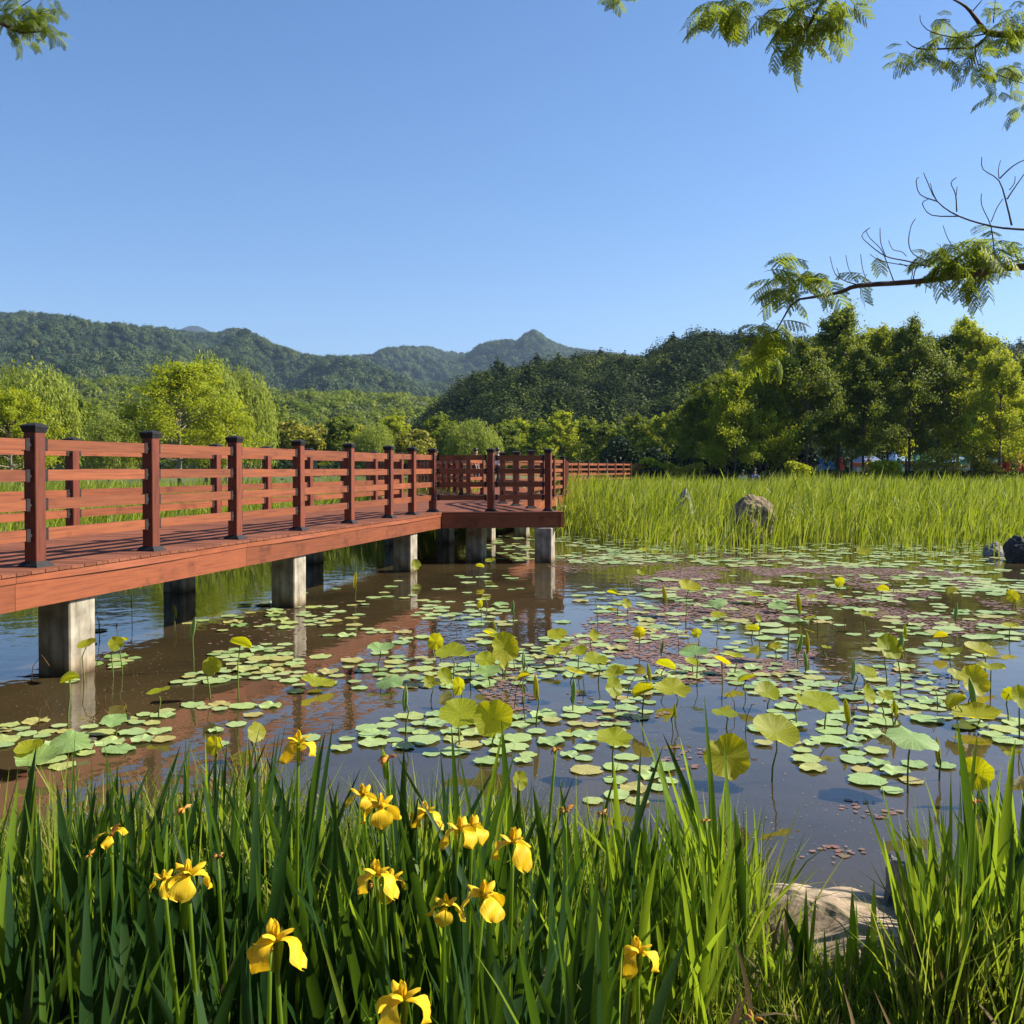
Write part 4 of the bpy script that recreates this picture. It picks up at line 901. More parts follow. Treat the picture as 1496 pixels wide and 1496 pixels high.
def roll_mesh(name, seed, mat):
    """tightly rolled young leaf: two scrolls side by side, pointed at both ends"""
    mb = MB(); k = 9; n = 9
    for sgn in (-1, 1):
        vs = []; fs = []
        for i in range(k+1):
            u = i/k; rad = .22*math.sin(math.pi*min(1, max(0.02, u*.94+.05)))**.7
            for j in range(n):
                a = 5.3*j/(n-1)*sgn + (math.pi if sgn > 0 else 0); q = rad*(1-.06*j/n)
                vs.append((sgn*rad*.92+q*math.cos(a), q*.8*math.sin(a), -1+2*u+.05*math.sin(2*a)))
        for i in range(k):
            for j in range(n-1): fs.append((i*n+j, i*n+j+1, (i+1)*n+j+1, (i+1)*n+j))
        mb.add(vs, fs)
    me = bpy.data.meshes.new(name); me.from_pydata([tuple(v) for v in mb.v], [], mb.f); me.update(); me.materials.append(mat)
    for p in me.polygons: p.use_smooth = True
    return me
folds = [fold_mesh('leaf', 1, .75, M_lot), fold_mesh('leaf', 2, .5, M_lot), fold_mesh('leaf', 3, 1.05, M_lot)]
rolls = [roll_mesh('leaf', 1, M_lotpale), roll_mesh('leaf', 2, M_lot)]
# px x, px y of leaf, px width, px y where the stem meets the water, type, label
U, TL, PB, FO, RO, VE = 'cup', 'tilt', 'pale', 'fold', 'roll', 'vertical'
lotus = [
 (1007, 858, 30, 900, U, 'small yellow raised lotus leaf below the left stone in the reeds'), (971, 868, 12, 880, RO, 'thin rolled lotus leaf left of the small yellow one'), (1048, 880, 26, 895, PB, 'pale tilted lotus leaf at the left end of the thin pad line'),
 (1100, 870, 26, 882, TL, 'flat yellow green lotus leaf edge on, right of the pale tilted one'), (1136, 886, 25, 895, PB, 'dark green curled lotus leaf showing its underside'), (1167, 881, 13, 905, RO, 'narrow rolled lotus leaf right of the dark curled one'),
 (1153, 907, 29, 964, PB, 'pale lotus leaf on a long straight stem over the reddish fern'), (1107, 903, 11, 930, VE, 'slim upright lotus leaf left of the long stemmed pale one'), (1018, 925, 13, 955, VE, 'small upright lotus leaf in the middle of the reddish fern'),
 (1186, 872, 16, 885, TL, 'tiny yellow tilted lotus leaf above the reddish fern'), (1014, 953, 38, 993, PB, 'pale flat lotus leaf edge on, on a thin stem right of centre'), (983, 1007, 46, 1048, U, 'yellow cupped lotus leaf right of the dense middle raft'),
 (972, 974, 28, 1005, FO, 'half folded lotus leaf above the yellow cupped one'), (1167, 1022, 15, 1058, VE, 'upright folded lotus leaf beside the bright heart shaped one'), (1197, 1026, 52, 1066, U, 'bright yellow heart shaped lotus leaf with its stain coloured reflection'),
 (1133, 1070, 62, 1142, U, 'largest bright yellow lotus leaf, three lobed, standing on two stems'), (1062, 1106, 58, 1165, VE, 'yellow lotus leaf hanging sideways behind the right of centre iris clump'), (1297, 946, 34, 1005, VE, 'tall yellow lotus leaf facing the viewer on the open water'),
 (1316, 941, 14, 1005, RO, 'cream rolled lotus leaf touching the tall yellow one'), (1388, 953, 32, 990, TL, 'thin tilted yellow lotus leaf seen edge on near the right'), (1433, 951, 42, 985, U, 'yellow lotus leaf highest at the right edge raft'),
 (1448, 976, 35, 1012, TL, 'yellow lotus leaf just under the highest right one'), (1422, 995, 40, 1042, VE, 'curved yellow lotus leaf with its face turned left, right raft'), (1426, 1045, 60, 1060, TL, 'wide low yellow lotus leaf nearly touching the water, right'),
 (1474, 1014, 18, 1055, VE, 'upright lotus leaf left of the one at the right edge'), (1490, 1018, 30, 1080, VE, 'large upright lotus leaf cut by the right edge'), (1332, 1076, 66, 1158, PB, 'large pale umbrella shaped lotus leaf on a thick leaning stem'),
 (1370, 1097, 17, 1140, RO, 'ribbed rolled lotus leaf hanging at the right of the umbrella leaf'), (1426, 1130, 42, 1175, VE, 'tilted yellow and pale lotus leaf behind the right iris clump'), (1262, 805, 20, 822, U, 'small yellow lotus leaf at the edge of the reeds'),
 (1397, 823, 14, 832, U, 'tiny yellow lotus leaf left of the grey pond stone'), (1010, 769, 10, 785, U, 'tiny yellow lotus leaf among the reed stems'), (1184, 903, 16, 912, TL, 'tiny folded lotus leaf on the reddish fern'),
 (556, 948, 36, 980, PB, 'pale round lotus leaf on a short stem over the railing reflection'), (659, 952, 40, 998, U, 'yellow lotus leaf left in the central row'), (737, 946, 38, 994, VE, 'round yellow lotus leaf facing the viewer, centre'),
 (709, 964, 28, 990, U, 'small yellow lotus leaf between the two larger central ones'), (713, 981, 34, 1004, PB, 'pale tilted lotus leaf under the small central one'), (684, 957, 24, 992, TL, 'half hidden lotus leaf beside the left central one'),
 (814, 927, 27, 953, U, 'yellow rounded lotus leaf beside the corner pier reflection'), (867, 928, 16, 955, VE, 'upright yellow lotus leaf right of the corner pier reflection'), (869, 964, 33, 998, U, 'yellow butterfly shaped lotus leaf on the blue water'),
 (935, 924, 16, 950, VE, 'small upright lotus leaf over the reddish fern, right of centre'), (839, 982, 32, 1024, TL, 'thin tilted yellow lotus leaf right of the dense raft'), (765, 965, 12, 992, RO, 'short rolled lotus leaf right of the round central one'),
 (783, 1005, 16, 1062, RO, 'tall ribbed rolled lotus leaf in the dense raft'), (766, 990, 18, 1030, FO, 'folded lotus leaf leaning against the tall rolled one'), (570, 994, 36, 1010, PB, 'pale lotus leaf rising just above the water left of centre'),
 (592, 1020, 16, 1075, RO, 'pair of ribbed rolled leaves on one stem left of the twin leaves'), (672, 1042, 54, 1090, U, 'left one of the twin large yellow lotus leaves'), (721, 1050, 50, 1095, VE, 'right one of the twin large yellow lotus leaves'),
 (897, 1079, 48, 1137, U, 'yellow cupped lotus leaf standing before the right pads near the bank'), (941, 1013, 32, 1050, FO, 'yellow green folded lotus leaf left of the cupped one, right of centre'), (759, 1140, 24, 1165, VE, 'yellow lotus leaf half sunk among the front iris tips'),
 (464, 998, 46, 1008, TL, 'low yellow lotus leaf with its golden reflection left of centre'), (127, 942, 25, 995, U, 'yellow lotus leaf in front of the lit face of the nearest pier'), (169, 940, 19, 990, VE, 'upright lotus leaf just right of the nearest pier'),
 (181, 936, 12, 985, FO, 'small folded lotus leaf touching the upright one by the pier'), (282, 918, 14, 982, RO, 'pointed rolled lotus leaf leaning over the brown water'), (256, 893, 8, 915, RO, 'thin rolled lotus bud before the dark pier'),
 (351, 943, 30, 1022, FO, 'crumpled lotus leaf on a tall double stem over the left raft'), (309, 973, 24, 1021, VE, 'side facing lotus leaf left of the crumpled one'), (231, 1010, 30, 1050, TL, 'yellow lotus leaf seen edge on, left raft'),
 (102, 994, 25, 1064, FO, 'folded lotus leaf below the nearest pier'), (167, 1053, 32, 1075, PB, 'scalloped pale lotus leaf below the nearest pier'), (100, 1082, 52, 1100, PB, 'broad pale lotus leaf at the left behind the iris tips'),
 (54, 1108, 54, 1130, PB, 'broad pale lotus leaf nearest the left edge'), (42, 1095, 36, 1125, U, 'yellow lotus leaf behind the broad pale one at the left edge'), (314, 1089, 26, 1130, VE, 'yellow lotus leaf peeking between left iris tips'), (374, 1070, 26, 1110, VE, 'yellow lotus leaf beside the tallest iris flower'),
 (607, 825, 14, 842, VE, 'small yellow lotus leaf at the foot of the third pier'), (716, 819, 14, 835, U, 'bright small lotus leaf in front of the bay piers'), (701, 828, 12, 845, FO, 'small folded lotus leaf left of the bright one by the bay piers'), (519, 847, 10, 880, RO, 'rolled lotus leaf on the reflection left of the third pier'),
 (710, 874, 14, 905, TL, 'small yellow tilted lotus leaf on the brown water'), (702, 883, 11, 908, VE, 'small upright lotus leaf under the tilted yellow one'), (749, 888, 9, 915, RO, 'upright rolled lotus leaf below the corner pier'), (938, 837, 14, 860, U, 'small lotus leaf above the reddish fern'),
 (915, 882, 14, 900, VE, 'small yellow lotus leaf, right one of a pair on the fern'), (904, 884, 10, 900, TL, 'small yellow lotus leaf, left one of a pair on the fern'), (940, 804, 12, 815, U, 'tiny yellow lotus leaf near the reed edge right of the bay'), (957, 807, 10, 816, U, 'tiny lotus leaf beside the tiny yellow one near the reeds'),
 (838, 1010, 14, 1040, RO, 'slim dark rolled lotus leaf right of the tall rolled one'), (986, 1040, 10, 1068, RO, 'hanging rolled lotus leaf under the yellow cupped one'), (1480, 1100, 22, 1125, TL, 'pale lotus leaf tucked in the right raft')]
RND = []; rq = random.Random(91)
for k in range(64):
    (a0, a1, b0, b1), nm = [((840, 1490, 850, 950), 'over the reddish fern side'), ((600, 960, 880, 1010), 'in the central water'), ((960, 1490, 950, 1060), 'in the right water')][k % 3]
    px0, py0 = rq.uniform(a0, a1), rq.uniform(b0, b1)
    if any(abs(px0-q[0]) < 20 and abs(py0-q[1]) < 14 for q in lotus): continue
    wd = rq.uniform(.55, 1.25)*(py0-684)*.085; RND.append((nm, px0, py0, wd, py0 + rq.uniform(.5, 1.4)*(py0-684)*.09, rq.choice((U, TL, VE, FO, RO, U))))
for nm in sorted({q[0] for q in RND}):
    for k, q in enumerate(sorted([z for z in RND if z[0] == nm], key=lambda z: z[1])): lotus.append((q[1], q[2], q[3] if q[5] != RO else q[3]*.5, q[4], q[5], '%s lotus leaf on a short stem, %s from left %s' % ({U: 'small cupped', TL: 'small tilted', VE: 'small upright', FO: 'small folded', RO: 'small rolled'}[q[5]], ordn(k), nm)))
for i, (lx, ly, lw, lb, typ, lab) in enumerate(lotus):
    base = at_z(lx + r.uniform(-.12, .12)*lw, lb, 0); Y = base.y; c = at_y(lx, ly, Y); sc = lw/F*Y*.56
    root = empty('lotus_leaf', (base.x, base.y, 0)); tag(root, lab, 'lotus leaf')
    hd = Vector((c.x-base.x, 0, max(.03, c.z)))
    if typ == U: me = air[i % 5]; rot = (R(r.uniform(12, 32)), R(r.uniform(-12, 12)), r.uniform(0, 6.28)); 
    elif typ == TL: me = air[(i+2) % 5]; rot = (R(r.uniform(-4, 6)), R(r.uniform(-16, 16)), r.uniform(0, 6.28))
    elif typ == PB: me = airp[i % 3]; rot = (R(r.uniform(6, 22)), R(r.uniform(-10, 10)), r.uniform(0, 6.28))
    elif typ == FO: me = folds[i % 3]; rot = (R(r.uniform(-15, 15)), R(r.uniform(-30, 30)), r.uniform(-.7, .7))
    elif typ == VE: me = air[i % 5]; rot = (R(r.uniform(58, 80)), 0, 0)
    else: me = rolls[i % 2]; rot = (R(r.uniform(-8, 8)), R(r.uniform(-12, 12)), r.uniform(-.5, .5))
    lf = link(bpy.data.objects.new('leaf', me), root); lf.location = hd
    if typ in (U, TL, PB): lf.matrix_local = Matrix.Translation(hd) @ Matrix.Rotation(rot[0], 4, 'X') @ Matrix.Rotation(rot[1], 4, 'Y') @ Matrix.Rotation(rot[2], 4, 'Z') @ Matrix.Diagonal((sc, sc, sc, 1))
    elif typ == VE: lf.matrix_local = Matrix.Translation(hd) @ Matrix.Rotation(R(r.choice((-1, 1))*r.uniform(20, 50)) if lw < 30 else R(r.uniform(-22, 22)), 4, 'Z') @ Matrix.Rotation(rot[0], 4, 'X') @ Matrix.Rotation(r.uniform(0, 6.28), 4, 'Z') @ Matrix.Diagonal((sc, sc*1.05, sc, 1))
    elif typ == RO: lf.matrix_local = Matrix.Translation(hd) @ Matrix.Rotation(rot[2], 4, 'Z') @ Matrix.Rotation(rot[1], 4, 'Y') @ Matrix.Diagonal((sc*1.15, sc*1.15, sc*2.2, 1))
    else: lf.matrix_local = Matrix.Translation(hd) @ Matrix.Rotation(rot[2], 4, 'Z') @ Matrix.Rotation(rot[1], 4, 'Y') @ Matrix.Rotation(rot[0], 4, 'X') @ Matrix.Diagonal((sc, sc, sc, 1))
    bend = r.uniform(-.04, .04); st = MB().tube([(0, 0, -.2), (bend*.4, 0, hd.z*.3), (hd.x*.5+bend, 0, hd.z*.65), (hd.x, 0, hd.z)], [.0060, .0056, .005, .004], 5).build('stem', M_stem, root, True)
# bare bent stalks of old leaves
STK = []
for i in range(34):
    u, v = [(r.uniform(0, 240), r.uniform(900, 1080)), (r.uniform(640, 960), r.uniform(920, 1080)), (r.uniform(960, 1480), r.uniform(850, 1120))][i % 3]
    b_ = at_z(u, v, 0); h = r.uniform(.10, .34); dx = r.uniform(-.16, .16)
    o = MB().tube([(0, 0, -.1), (dx*.2, 0, h*.6), (dx*.6, .02, h), (dx, .03, h*r.uniform(.5, 1.05))], [.004, .0035, .003, .004], 4).build('dead_stalk', M_dry, None, True); o.location = b_
    STK.append((i % 3, CX + b_.x/b_.y*F, o)); tag(o, 'bent dry lotus stalk standing in the pond %s' % ['near the nearest pier', 'amid the middle raft', 'on the right half of the water'][i % 3], 'stalk', 'bent dry lotus stalks ' + ['near the nearest pier', 'amid the middle raft', 'on the right half'][i % 3])

for q_ in range(3):
    for k, (a_, b_, o) in enumerate(sorted([z for z in STK if z[0] == q_], key=lambda z: z[1])): o['label'] = 'bent dry lotus stalk, %s from left %s' % (ordn(k), ['near the nearest pier', 'amid the middle raft', 'on the right half of the water'][q_])

# ------------------------------------------------------------------ stalls, cars, people beyond the trees
def plain(name, c, rough=.6, tr=0.0):
    m, t, out = newmat(name); p = N(t, 'ShaderNodeBsdfPrincipled'); p.inputs['Base Color'].default_value = rgb(c); p.inputs['Roughness'].default_value = rough
    if tr:
        q = N(t, 'ShaderNodeBsdfTranslucent'); q.inputs[0].default_value = rgb(c); x = N(t, 'ShaderNodeMixShader'); x.inputs[0].default_value = tr
        t.links.new(p.outputs[0], x.inputs[1]); t.links.new(q.outputs[0], x.inputs[2]); t.links.new(x.outputs[0], out.inputs[0])
    else: t.links.new(p.outputs[0], out.inputs[0])
    return m
M_white = plain('white_canvas', (.75, .76, .78), .6, .2)
def tent(px0, px1, ytop, Y, roofc, bandc, label):
    a = at_y(px0, ytop, Y); b = at_y(px1, ytop, Y); wd = b.x-a.x; top = a.z; ev = 3.3 if top < 3.6 else top-.6
    ev = top-.75; root = empty('market_tent', ((a.x+b.x)/2, Y, 1.1)); tag(root, label, 'tent'); h = wd/2; d = 1.5; e = ev-1.1; tp_ = top-1.1
    mr = plain('tent_roof_cloth', roofc, .6, .3)
    mb = MB().add([(-h, -d, e), (h, -d, e), (h, d, e), (-h, d, e), (-h*.25, 0, tp_), (h*.25, 0, tp_)], [(0, 1, 5, 4), (1, 2, 5), (2, 3, 4, 5), (3, 0, 4)]); mb.build('roof', mr, root)
    mb = MB(); mb.box(-h, h, -d-.02, -d+.0, e-.28, e-.003); mb.box(-h, h, d, d+.02, e-.28, e-.003); mb.build('valance', plain('valance_cloth', bandc, .6, .2), root)
    for sx in (-1, 1):
        for sy in (-1, 1): MB().box(sx*(h-.05)-.03, sx*(h-.05)+.03, sy*(d-.05)-.03, sy*(d-.05)+.03, -.2, e-.005).build('leg', M_steel, root)
    MB().box(-h*.8, h*.8, -.5, .2, .0, .75).build('counter', M_white, root)
    MB().box(-h*.98, h*.98, d-.12, d-.10, .0, e-.3).build('back_wall_cloth', plain('back_cloth', (.35, .36, .38), .7, .1), root)
tent(1250, 1282, 662, 76, (.25, .30, .5), (.75, .25, .06), 'small stall with orange valance seen between dark trunks')
tent(1298, 1322, 660, 75, (.35, .5, .75), (.8, .35, .1), 'light blue roofed stall between the dark trunks')
tent(1326, 1362, 662, 78, (.02, .16, .07), (.02, .12, .05), 'dark green roofed stall behind the bright bush')
tent(1376, 1408, 662, 77, (.3, .45, .7), (.7, .72, .74), 'stall with blue roof and white valance')
tent(1408, 1444, 663, 74, (.06, .28, .14), (.8, .33, .08), 'green roofed stall with an orange valance')
tent(1430, 1468, 660, 71, (.30, .62, .42), (.72, .74, .76), 'pale green pyramid roofed stall nearest the red inflatable')
# red inflatable
c0 = at_y(1470, 690, 68); c1 = at_y(1512, 664, 68); root = empty('inflatable_tent', ((c0.x+c1.x)/2, 68, 1.1)); tag(root, 'red air filled tent with rounded ribs at the right edge', 'inflatable')
mr = plain('red_vinyl', (.75, .07, .06), .4); hw = (c1.x-c0.x)/2
for k in range(5):
    x = -hw + hw*2*(k+.5)/5; MB().tube([(x, -1.2, -.1), (x, -1.25, 1.0), (x, -.9, c1.z-1.5), (x, 0, c1.z-1.25), (x, .9, c1.z-1.5), (x, 1.25, 1.0), (x, 1.2, -.1)], hw/4.6, 8).build('rib', mr, root, True)
MB().box(hw*.35, hw*.95, -1.62, -1.55, c1.z-1.95, c1.z-1.45).build('window_flap', plain('grey_flap', (.3, .32, .36)), root)
def slab_thing(name, px0, px1, y0, y1, Y, col, label, cat, d=.5):
    a = at_y(px0, y1, Y); b = at_y(px1, y0, Y); root = empty(name, ((a.x+b.x)/2, Y, 1.1)); tag(root, label, cat); hw = (b.x-a.x)/2; hz = b.z-1.1
    m = plain(name+'_cloth', col, .5); MB().box(-hw, hw, -d/2, d/2, .0, hz*.72, bev=.08).build('body', m, root); MB().tube([(0, 0, hz*.70), (0, 0, hz*.8), (0, 0, hz*.93), (0, 0, hz)], [hw*.55, hw*.8, hw*.7, hw*.2], 10).build('top', m, root, True)
slab_thing('balloon_figure', 1195, 1205, 670, 690, 66, (.03, .16, .6), 'blue upright balloon figure seen between the left dark trunks', 'balloon')
slab_thing('balloon_figure', 1208, 1219, 674, 690, 67, (.05, .25, .65), 'wider blue balloon figure right of the upright one', 'balloon')
slab_thing('balloon_figure', 1225, 1232, 668, 686, 66, (.7, .05, .04), 'red balloon figure between trunks left of the stalls', 'balloon')
slab_thing('balloon_figure', 1265, 1273, 670, 686, 67, (.8, .22, .04), 'orange balloon figure by the small stall', 'balloon')
slab_thing('balloon_figure', 1309, 1317, 669, 687, 67, (.08, .35, .2), 'green balloon figure before the light blue stall', 'balloon')
# cars
M_glass = solid('dark_car_glass', (.02, .025, .03), .1)
def car(px, Y, col, label, Lc=4.3):
    c = at_y(px, 680, Y); root = empty('parked_car', (c.x, Y, .95)); tag(root, label, 'car'); m = plain('car_paint', col, .25)
    prof = [(-2.1, .35), (-2.1, .8), (-1.9, .95), (-1.25, 1.02), (-.7, 1.42), (.75, 1.45), (1.45, 1.05), (2.05, .92), (2.12, .4)]
    V = [(x, -.85, z) for x, z in prof]+[(x, .85, z) for x, z in prof]; n = len(prof)
    MB().add(V, [tuple(range(n)), tuple(range(n, 2*n))[::-1]]+[(i, n+i, n+(i+1) % n, (i+1) % n) for i in range(n)]).build('body', m, root)
    MB().add([(-1.1, -.856, 1.04), (-.66, -.856, 1.36), (.70, -.856, 1.38), (1.25, -.856, 1.07)], [(0, 3, 2, 1)]).build('side_window', M_glass, root)
    for x in (-1.3, 1.3):
        for y in (-.86, .86): wv = MB().tube([(x, y-.1, .32), (x, y+.1, .32)], .32, 14).build('wheel', M_cap, root)
car(846, 96, (.75, .76, .78), 'white parked car half hidden by the far railing, right beside the bay'); car(872, 96, (.78, .79, .8), 'second white parked car, behind the middle of the far railing')
car(900, 98, (.3, .33, .4), 'grey parked car mostly hidden behind a low tree'); tent(922, 950, 660, 97, (.78, .79, .8), (.74, .75, .78), 'white canopy behind the tree at the end of the far railing')
# people
M_skin = plain('skin', (.45, .25, .17)); M_hair = plain('black_hair', (.015, .012, .01), .5)
def skinned(name, joints, bones, radii, mat, parent):
    me = bpy.data.meshes.new(name); me.from_pydata(joints, bones, []); me.materials.append(mat)
    o = link(bpy.data.objects.new(name, me), parent); md = o.modifiers.new('skin', 'SKIN'); md.use_smooth_shade = True
    lay = me.skin_vertices[0] if me.skin_vertices else None
    if lay is None:
        bpy.context.view_layer.objects.active = o; lay = me.skin_vertices[0]
    for i, q in enumerate(radii): lay.data[i].radius = (q, q)
    lay.data[0].use_root = True
    o.modifiers.new('sub', 'SUBSURF').render_levels = 1; return o
def person(x, y, z, rz, shirt, trousers, label, sit=False, lean=.0):
    root = empty('person', (x, y, z), rz); tag(root, label, 'person')
    ph = .50 if sit else .92; lz = lean
    J = {'pel': (0, 0, ph), 'che': (0, -lz*.4, ph+.32), 'nek': (0, -lz*.8, ph+.52), 'hed': (0, -lz*1.0-.02, ph+.62), 'top': (0, -lz*1.05-.01, ph+.76)}
    for s, k in ((-1, 'l'), (1, 'r')):
        J['sh'+k] = (s*.18, -lz*.7, ph+.46)
        if sit: J['el'+k] = (s*.25, -lz-.12, ph+.20); J['wr'+k] = (s*.12, -lz-.34, ph+.10); J['ha'+k] = (s*.09, -lz-.42, ph+.08); J['hi'+k] = (s*.10, -.02, ph-.02); J['kn'+k] = (s*.16, -.44, ph+.02); J['an'+k] = (s*.15, -.46, .08); J['to'+k] = (s*.16, -.62, .03)
        else: J['el'+k] = (s*.25, .02, ph+.18); J['wr'+k] = (s*.25, -.08, ph-.06); J['ha'+k] = (s*.25, -.10, ph-.15); J['hi'+k] = (s*.10, 0, ph-.06); J['kn'+k] = (s*.11, -.03-s*.06, .48); J['an'+k] = (s*.11, s*.07, .08); J['to'+k] = (s*.12, s*.07-.16, .03)
    rad = dict(pel=.12, che=.125, nek=.055, hed=.09, top=.06, sh=.06, el=.042, wr=.028, ha=.04, hi=.085, kn=.058, an=.04, to=.035)
    def mk(nm, keys, bones, mat, grow):
        ix = {k: i for i, k in enumerate(keys)}; return skinned(nm, [J[k] for k in keys], [(ix[a], ix[b]) for a, b in bones], [rad.get(k, rad.get(k[:2], .05))+grow for k in keys], mat, root)
    allk = list(J); bones = [('pel', 'che'), ('che', 'nek'), ('nek', 'hed'), ('hed', 'top')]
    for k in 'lr': bones += [('che', 'sh'+k), ('sh'+k, 'el'+k), ('el'+k, 'wr'+k), ('wr'+k, 'ha'+k), ('pel', 'hi'+k), ('hi'+k, 'kn'+k), ('kn'+k, 'an'+k), ('an'+k, 'to'+k)]
    mk('body', allk, bones, M_skin, 0)
    mk('shirt', ['che', 'pel', 'shl', 'shr', 'ell', 'elr'], [('che', 'pel'), ('che', 'shl'), ('che', 'shr'), ('shl', 'ell'), ('shr', 'elr')], plain('shirt_cloth', shirt), .018)
    mk('trousers', ['pel', 'hil', 'hir', 'knl', 'knr', 'anl', 'anr'], [('pel', 'hil'), ('pel', 'hir'), ('hil', 'knl'), ('hir', 'knr'), ('knl', 'anl'), ('knr', 'anr')], plain('trouser_cloth', trousers), .014)
    h = J['top']; MB().tube([(h[0], h[1]+.03, h[2]-.10), (h[0], h[1]+.02, h[2]-.02), (h[0], h[1], h[2]+.05), (h[0], h[1], h[2]+.075)], [.08, .105, .085, .02], 10).build('hair', M_hair, root, True)
    return root
c = at_y(727, 657, 41.6); person(c.x, 41.6, DECK, 2.0, (.78, .78, .78), (.03, .03, .04), 'person in a white shirt on the far deck behind the middle post of the bay')
c = at_y(695, 659, 42.5); person(c.x, 42.5, DECK, 1.4, (.35, .08, .08), (.04, .04, .06), 'person with white collar and dark clothes left of the one in the white shirt')
c = at_y(1101, 684, 54); person(c.x, 54, c.z-1.34, .25, (.03, .05, .22), (.25, .18, .12), 'person in a dark blue shirt sitting with hands together at the reed edge', True, .12)
c = at_y(1087, 687, 54); person(c.x, 54.1, c.z-1.30, -.5, (.5, .52, .55), (.1, .1, .12), 'person in grey white sitting bent forward left of the blue shirted one', True, .2)
MB().box(-.25, 1.05, -.2, .25, -.3, .0).build('flat_stone_seat', M_rockg)
fs_ = bpy.data.objects['flat_stone_seat']; fs_.location = (at_y(1087, 687, 54).x-.1, 54.15, at_y(1101, 684, 54).z-1.34+.36); fs_.name = 'stone_bench'; tag(fs_, 'low stone bench under the two sitting people', 'bench')
for px_, Y, sh, lab in ((1460, 66, (.03, .30, .65), 'person in a light blue shirt standing before the pale green stall'), (1481, 64, (.75, .35, .33), 'person in pink standing before the red inflatable tent'), (1448, 72, (.03, .03, .04), 'person in black under the pale green stall'), (1438, 72, (.05, .04, .05), 'dark dressed person left of the one in black'), (1420, 73, (.4, .1, .08), 'person in red by the green stall counter')):
    c = at_y(px_, 680, Y); person(c.x, Y, 1.12, random.uniform(0, 3), sh, (.04, .05, .08), lab)

# ------------------------------------------------------------------ overhanging silk tree
M_silk = leaf_mat('silk_tree_leaflet', [(.06, .11, .012), (.11, .17, .018), (.18, .23, .025)], .55, (.34, .40, .02), rough=.45)
def silk_leaf(seed, pairs=6):
    r_ = random.Random(seed); V = []; Fs = []; curl = r_.uniform(.5, 1.3)
    def strip(o, d, n_, L_, drop):
        side = Vector((-d.y, d.x, 0)); side.normalize(); nl = 9; p_ = o.copy(); dd = d.copy()
        for i in range(nl):
            st = L_/nl; q = p_ + dd*st; lw = .042*(1-.5*abs(i/nl-.45)); 
            for sg in (-1, 1):
                b = len(V); tipv = (dd*.022 + side*sg*lw + Vector((0, 0, -.014*r_.uniform(.2, 2)))); V.extend([tuple(p_), tuple(p_+tipv*.95), tuple(q+tipv*.85), tuple(p_+dd*st*.74)]); Fs.append((b, b+1, b+2, b+3))
            dd = (dd + Vector((0, 0, -drop*st))).normalized(); p_ = q
    p_ = Vector((0, 0, 0)); d = Vector((1, 0, .25)).normalized(); rach = [p_.copy()]
    for k in range(pairs+2):
        st = .12; p_ = p_ + d*st; d = (d + Vector((0, 0, -curl*st))).normalized(); rach.append(p_.copy())
        if k < 1: continue
        sd = Vector((-d.y, d.x, 0)).normalized()
        for sg in (-1, 1):
            dr = (d*.75 + sd*sg*.9 + Vector((0, 0, -.15-.3*r_.random()))).normalized(); strip(p_, dr, 9, .42*(1-.35*abs(k-pairs*.45)/pairs)*r_.uniform(.85, 1.1), 1.5*curl)
    mb = MB(); mb.add([tuple(v) for v in V], Fs); mb.tube(rach, .006, 3, False)
    me = bpy.data.meshes.new('leaf'); me.from_pydata([tuple(v) for v in mb.v], [], mb.f); me.materials.append(M_silk); me.update(); return me
silk = [silk_leaf(i, 5+i % 3) for i in range(5)]
def px_path(lst, Y, jit=.0, zf=1.0):
    r_ = random.Random(len(lst)); return [at_y(a, b, Y + r_.uniform(-jit, jit)) for a, b in lst]
def branch(root, lst, Y, r0, r1, jit=.05, conv=None, n=5):
    if conv: lst = [(conv[0]+a/conv[2], conv[1]+b/conv[2]) for a, b in lst]
    pts = px_path(lst, Y, jit); o_ = root.location; pts = [p_-o_ for p_ in pts]; n_ = len(pts)
    # subdivide with smooth interpolation
    P_ = []
    for i in range(n_-1):
        a = pts[max(0, i-1)]; b = pts[i]; c = pts[i+1]; d = pts[min(n_-1, i+2)]
        for s in (0, .33, .66): 
            P_.append(.5*((2*b)+(c-a)*s+(2*a-5*b+4*c-d)*s*s+(3*b-a-3*c+d)*s**3))
    P_.append(pts[-1]); m = len(P_)
    return MB().tube(P_, [r0+(r1-r0)*i/(m-1) for i in range(m)], n).build('branch', M_twig, root, True)
def leaves_at(br, root, lst, Y, size=.14, conv=None):
    r_ = random.Random(int(lst[0][0]*7))
    for (a, b, rad, n) in lst:
        if conv: a = conv[0]+a/conv[2]; b = conv[1]+b/conv[2]
        for _ in range(n):
            q = math.sqrt(r_.random())*rad; th = r_.uniform(0, 6.28); p_ = at_y(a+q*math.cos(th), b+q*math.sin(th)*.7, Y+r_.gauss(0, .10)) - root.location
            o = link(bpy.data.objects.new('leaf', silk[r_.randrange(5)]), br); s = size*r_.uniform(.7, 1.15); az = r_.uniform(0, 6.28)
            o.matrix_local = Matrix.Translation(p_) @ Matrix.Rotation(az, 4, 'Z') @ Matrix.Rotation(r_.uniform(-.2, .9), 4, 'Y') @ Matrix.Rotation(r_.gauss(0, .35), 4, 'X') @ Matrix.Diagonal((s, s, s, 1))
ZC = (1040, 0, 2.991)
Y1 = 4.0
st_ = empty('silk_tree', (5.6, 3.2, .2)); tag(st_, 'feathery leafed tree at right with one long leafy branch and bare twigs above', 'tree')
MB().tube([(0, 0, -.5), (.05, 0, .8), (-.1, .1, 1.8), (-.35, .3, 2.9), (-.3, .35, 4.4)], [.17, .14, .12, .09, .05], 10).build('trunk', M_bark, st_, True)
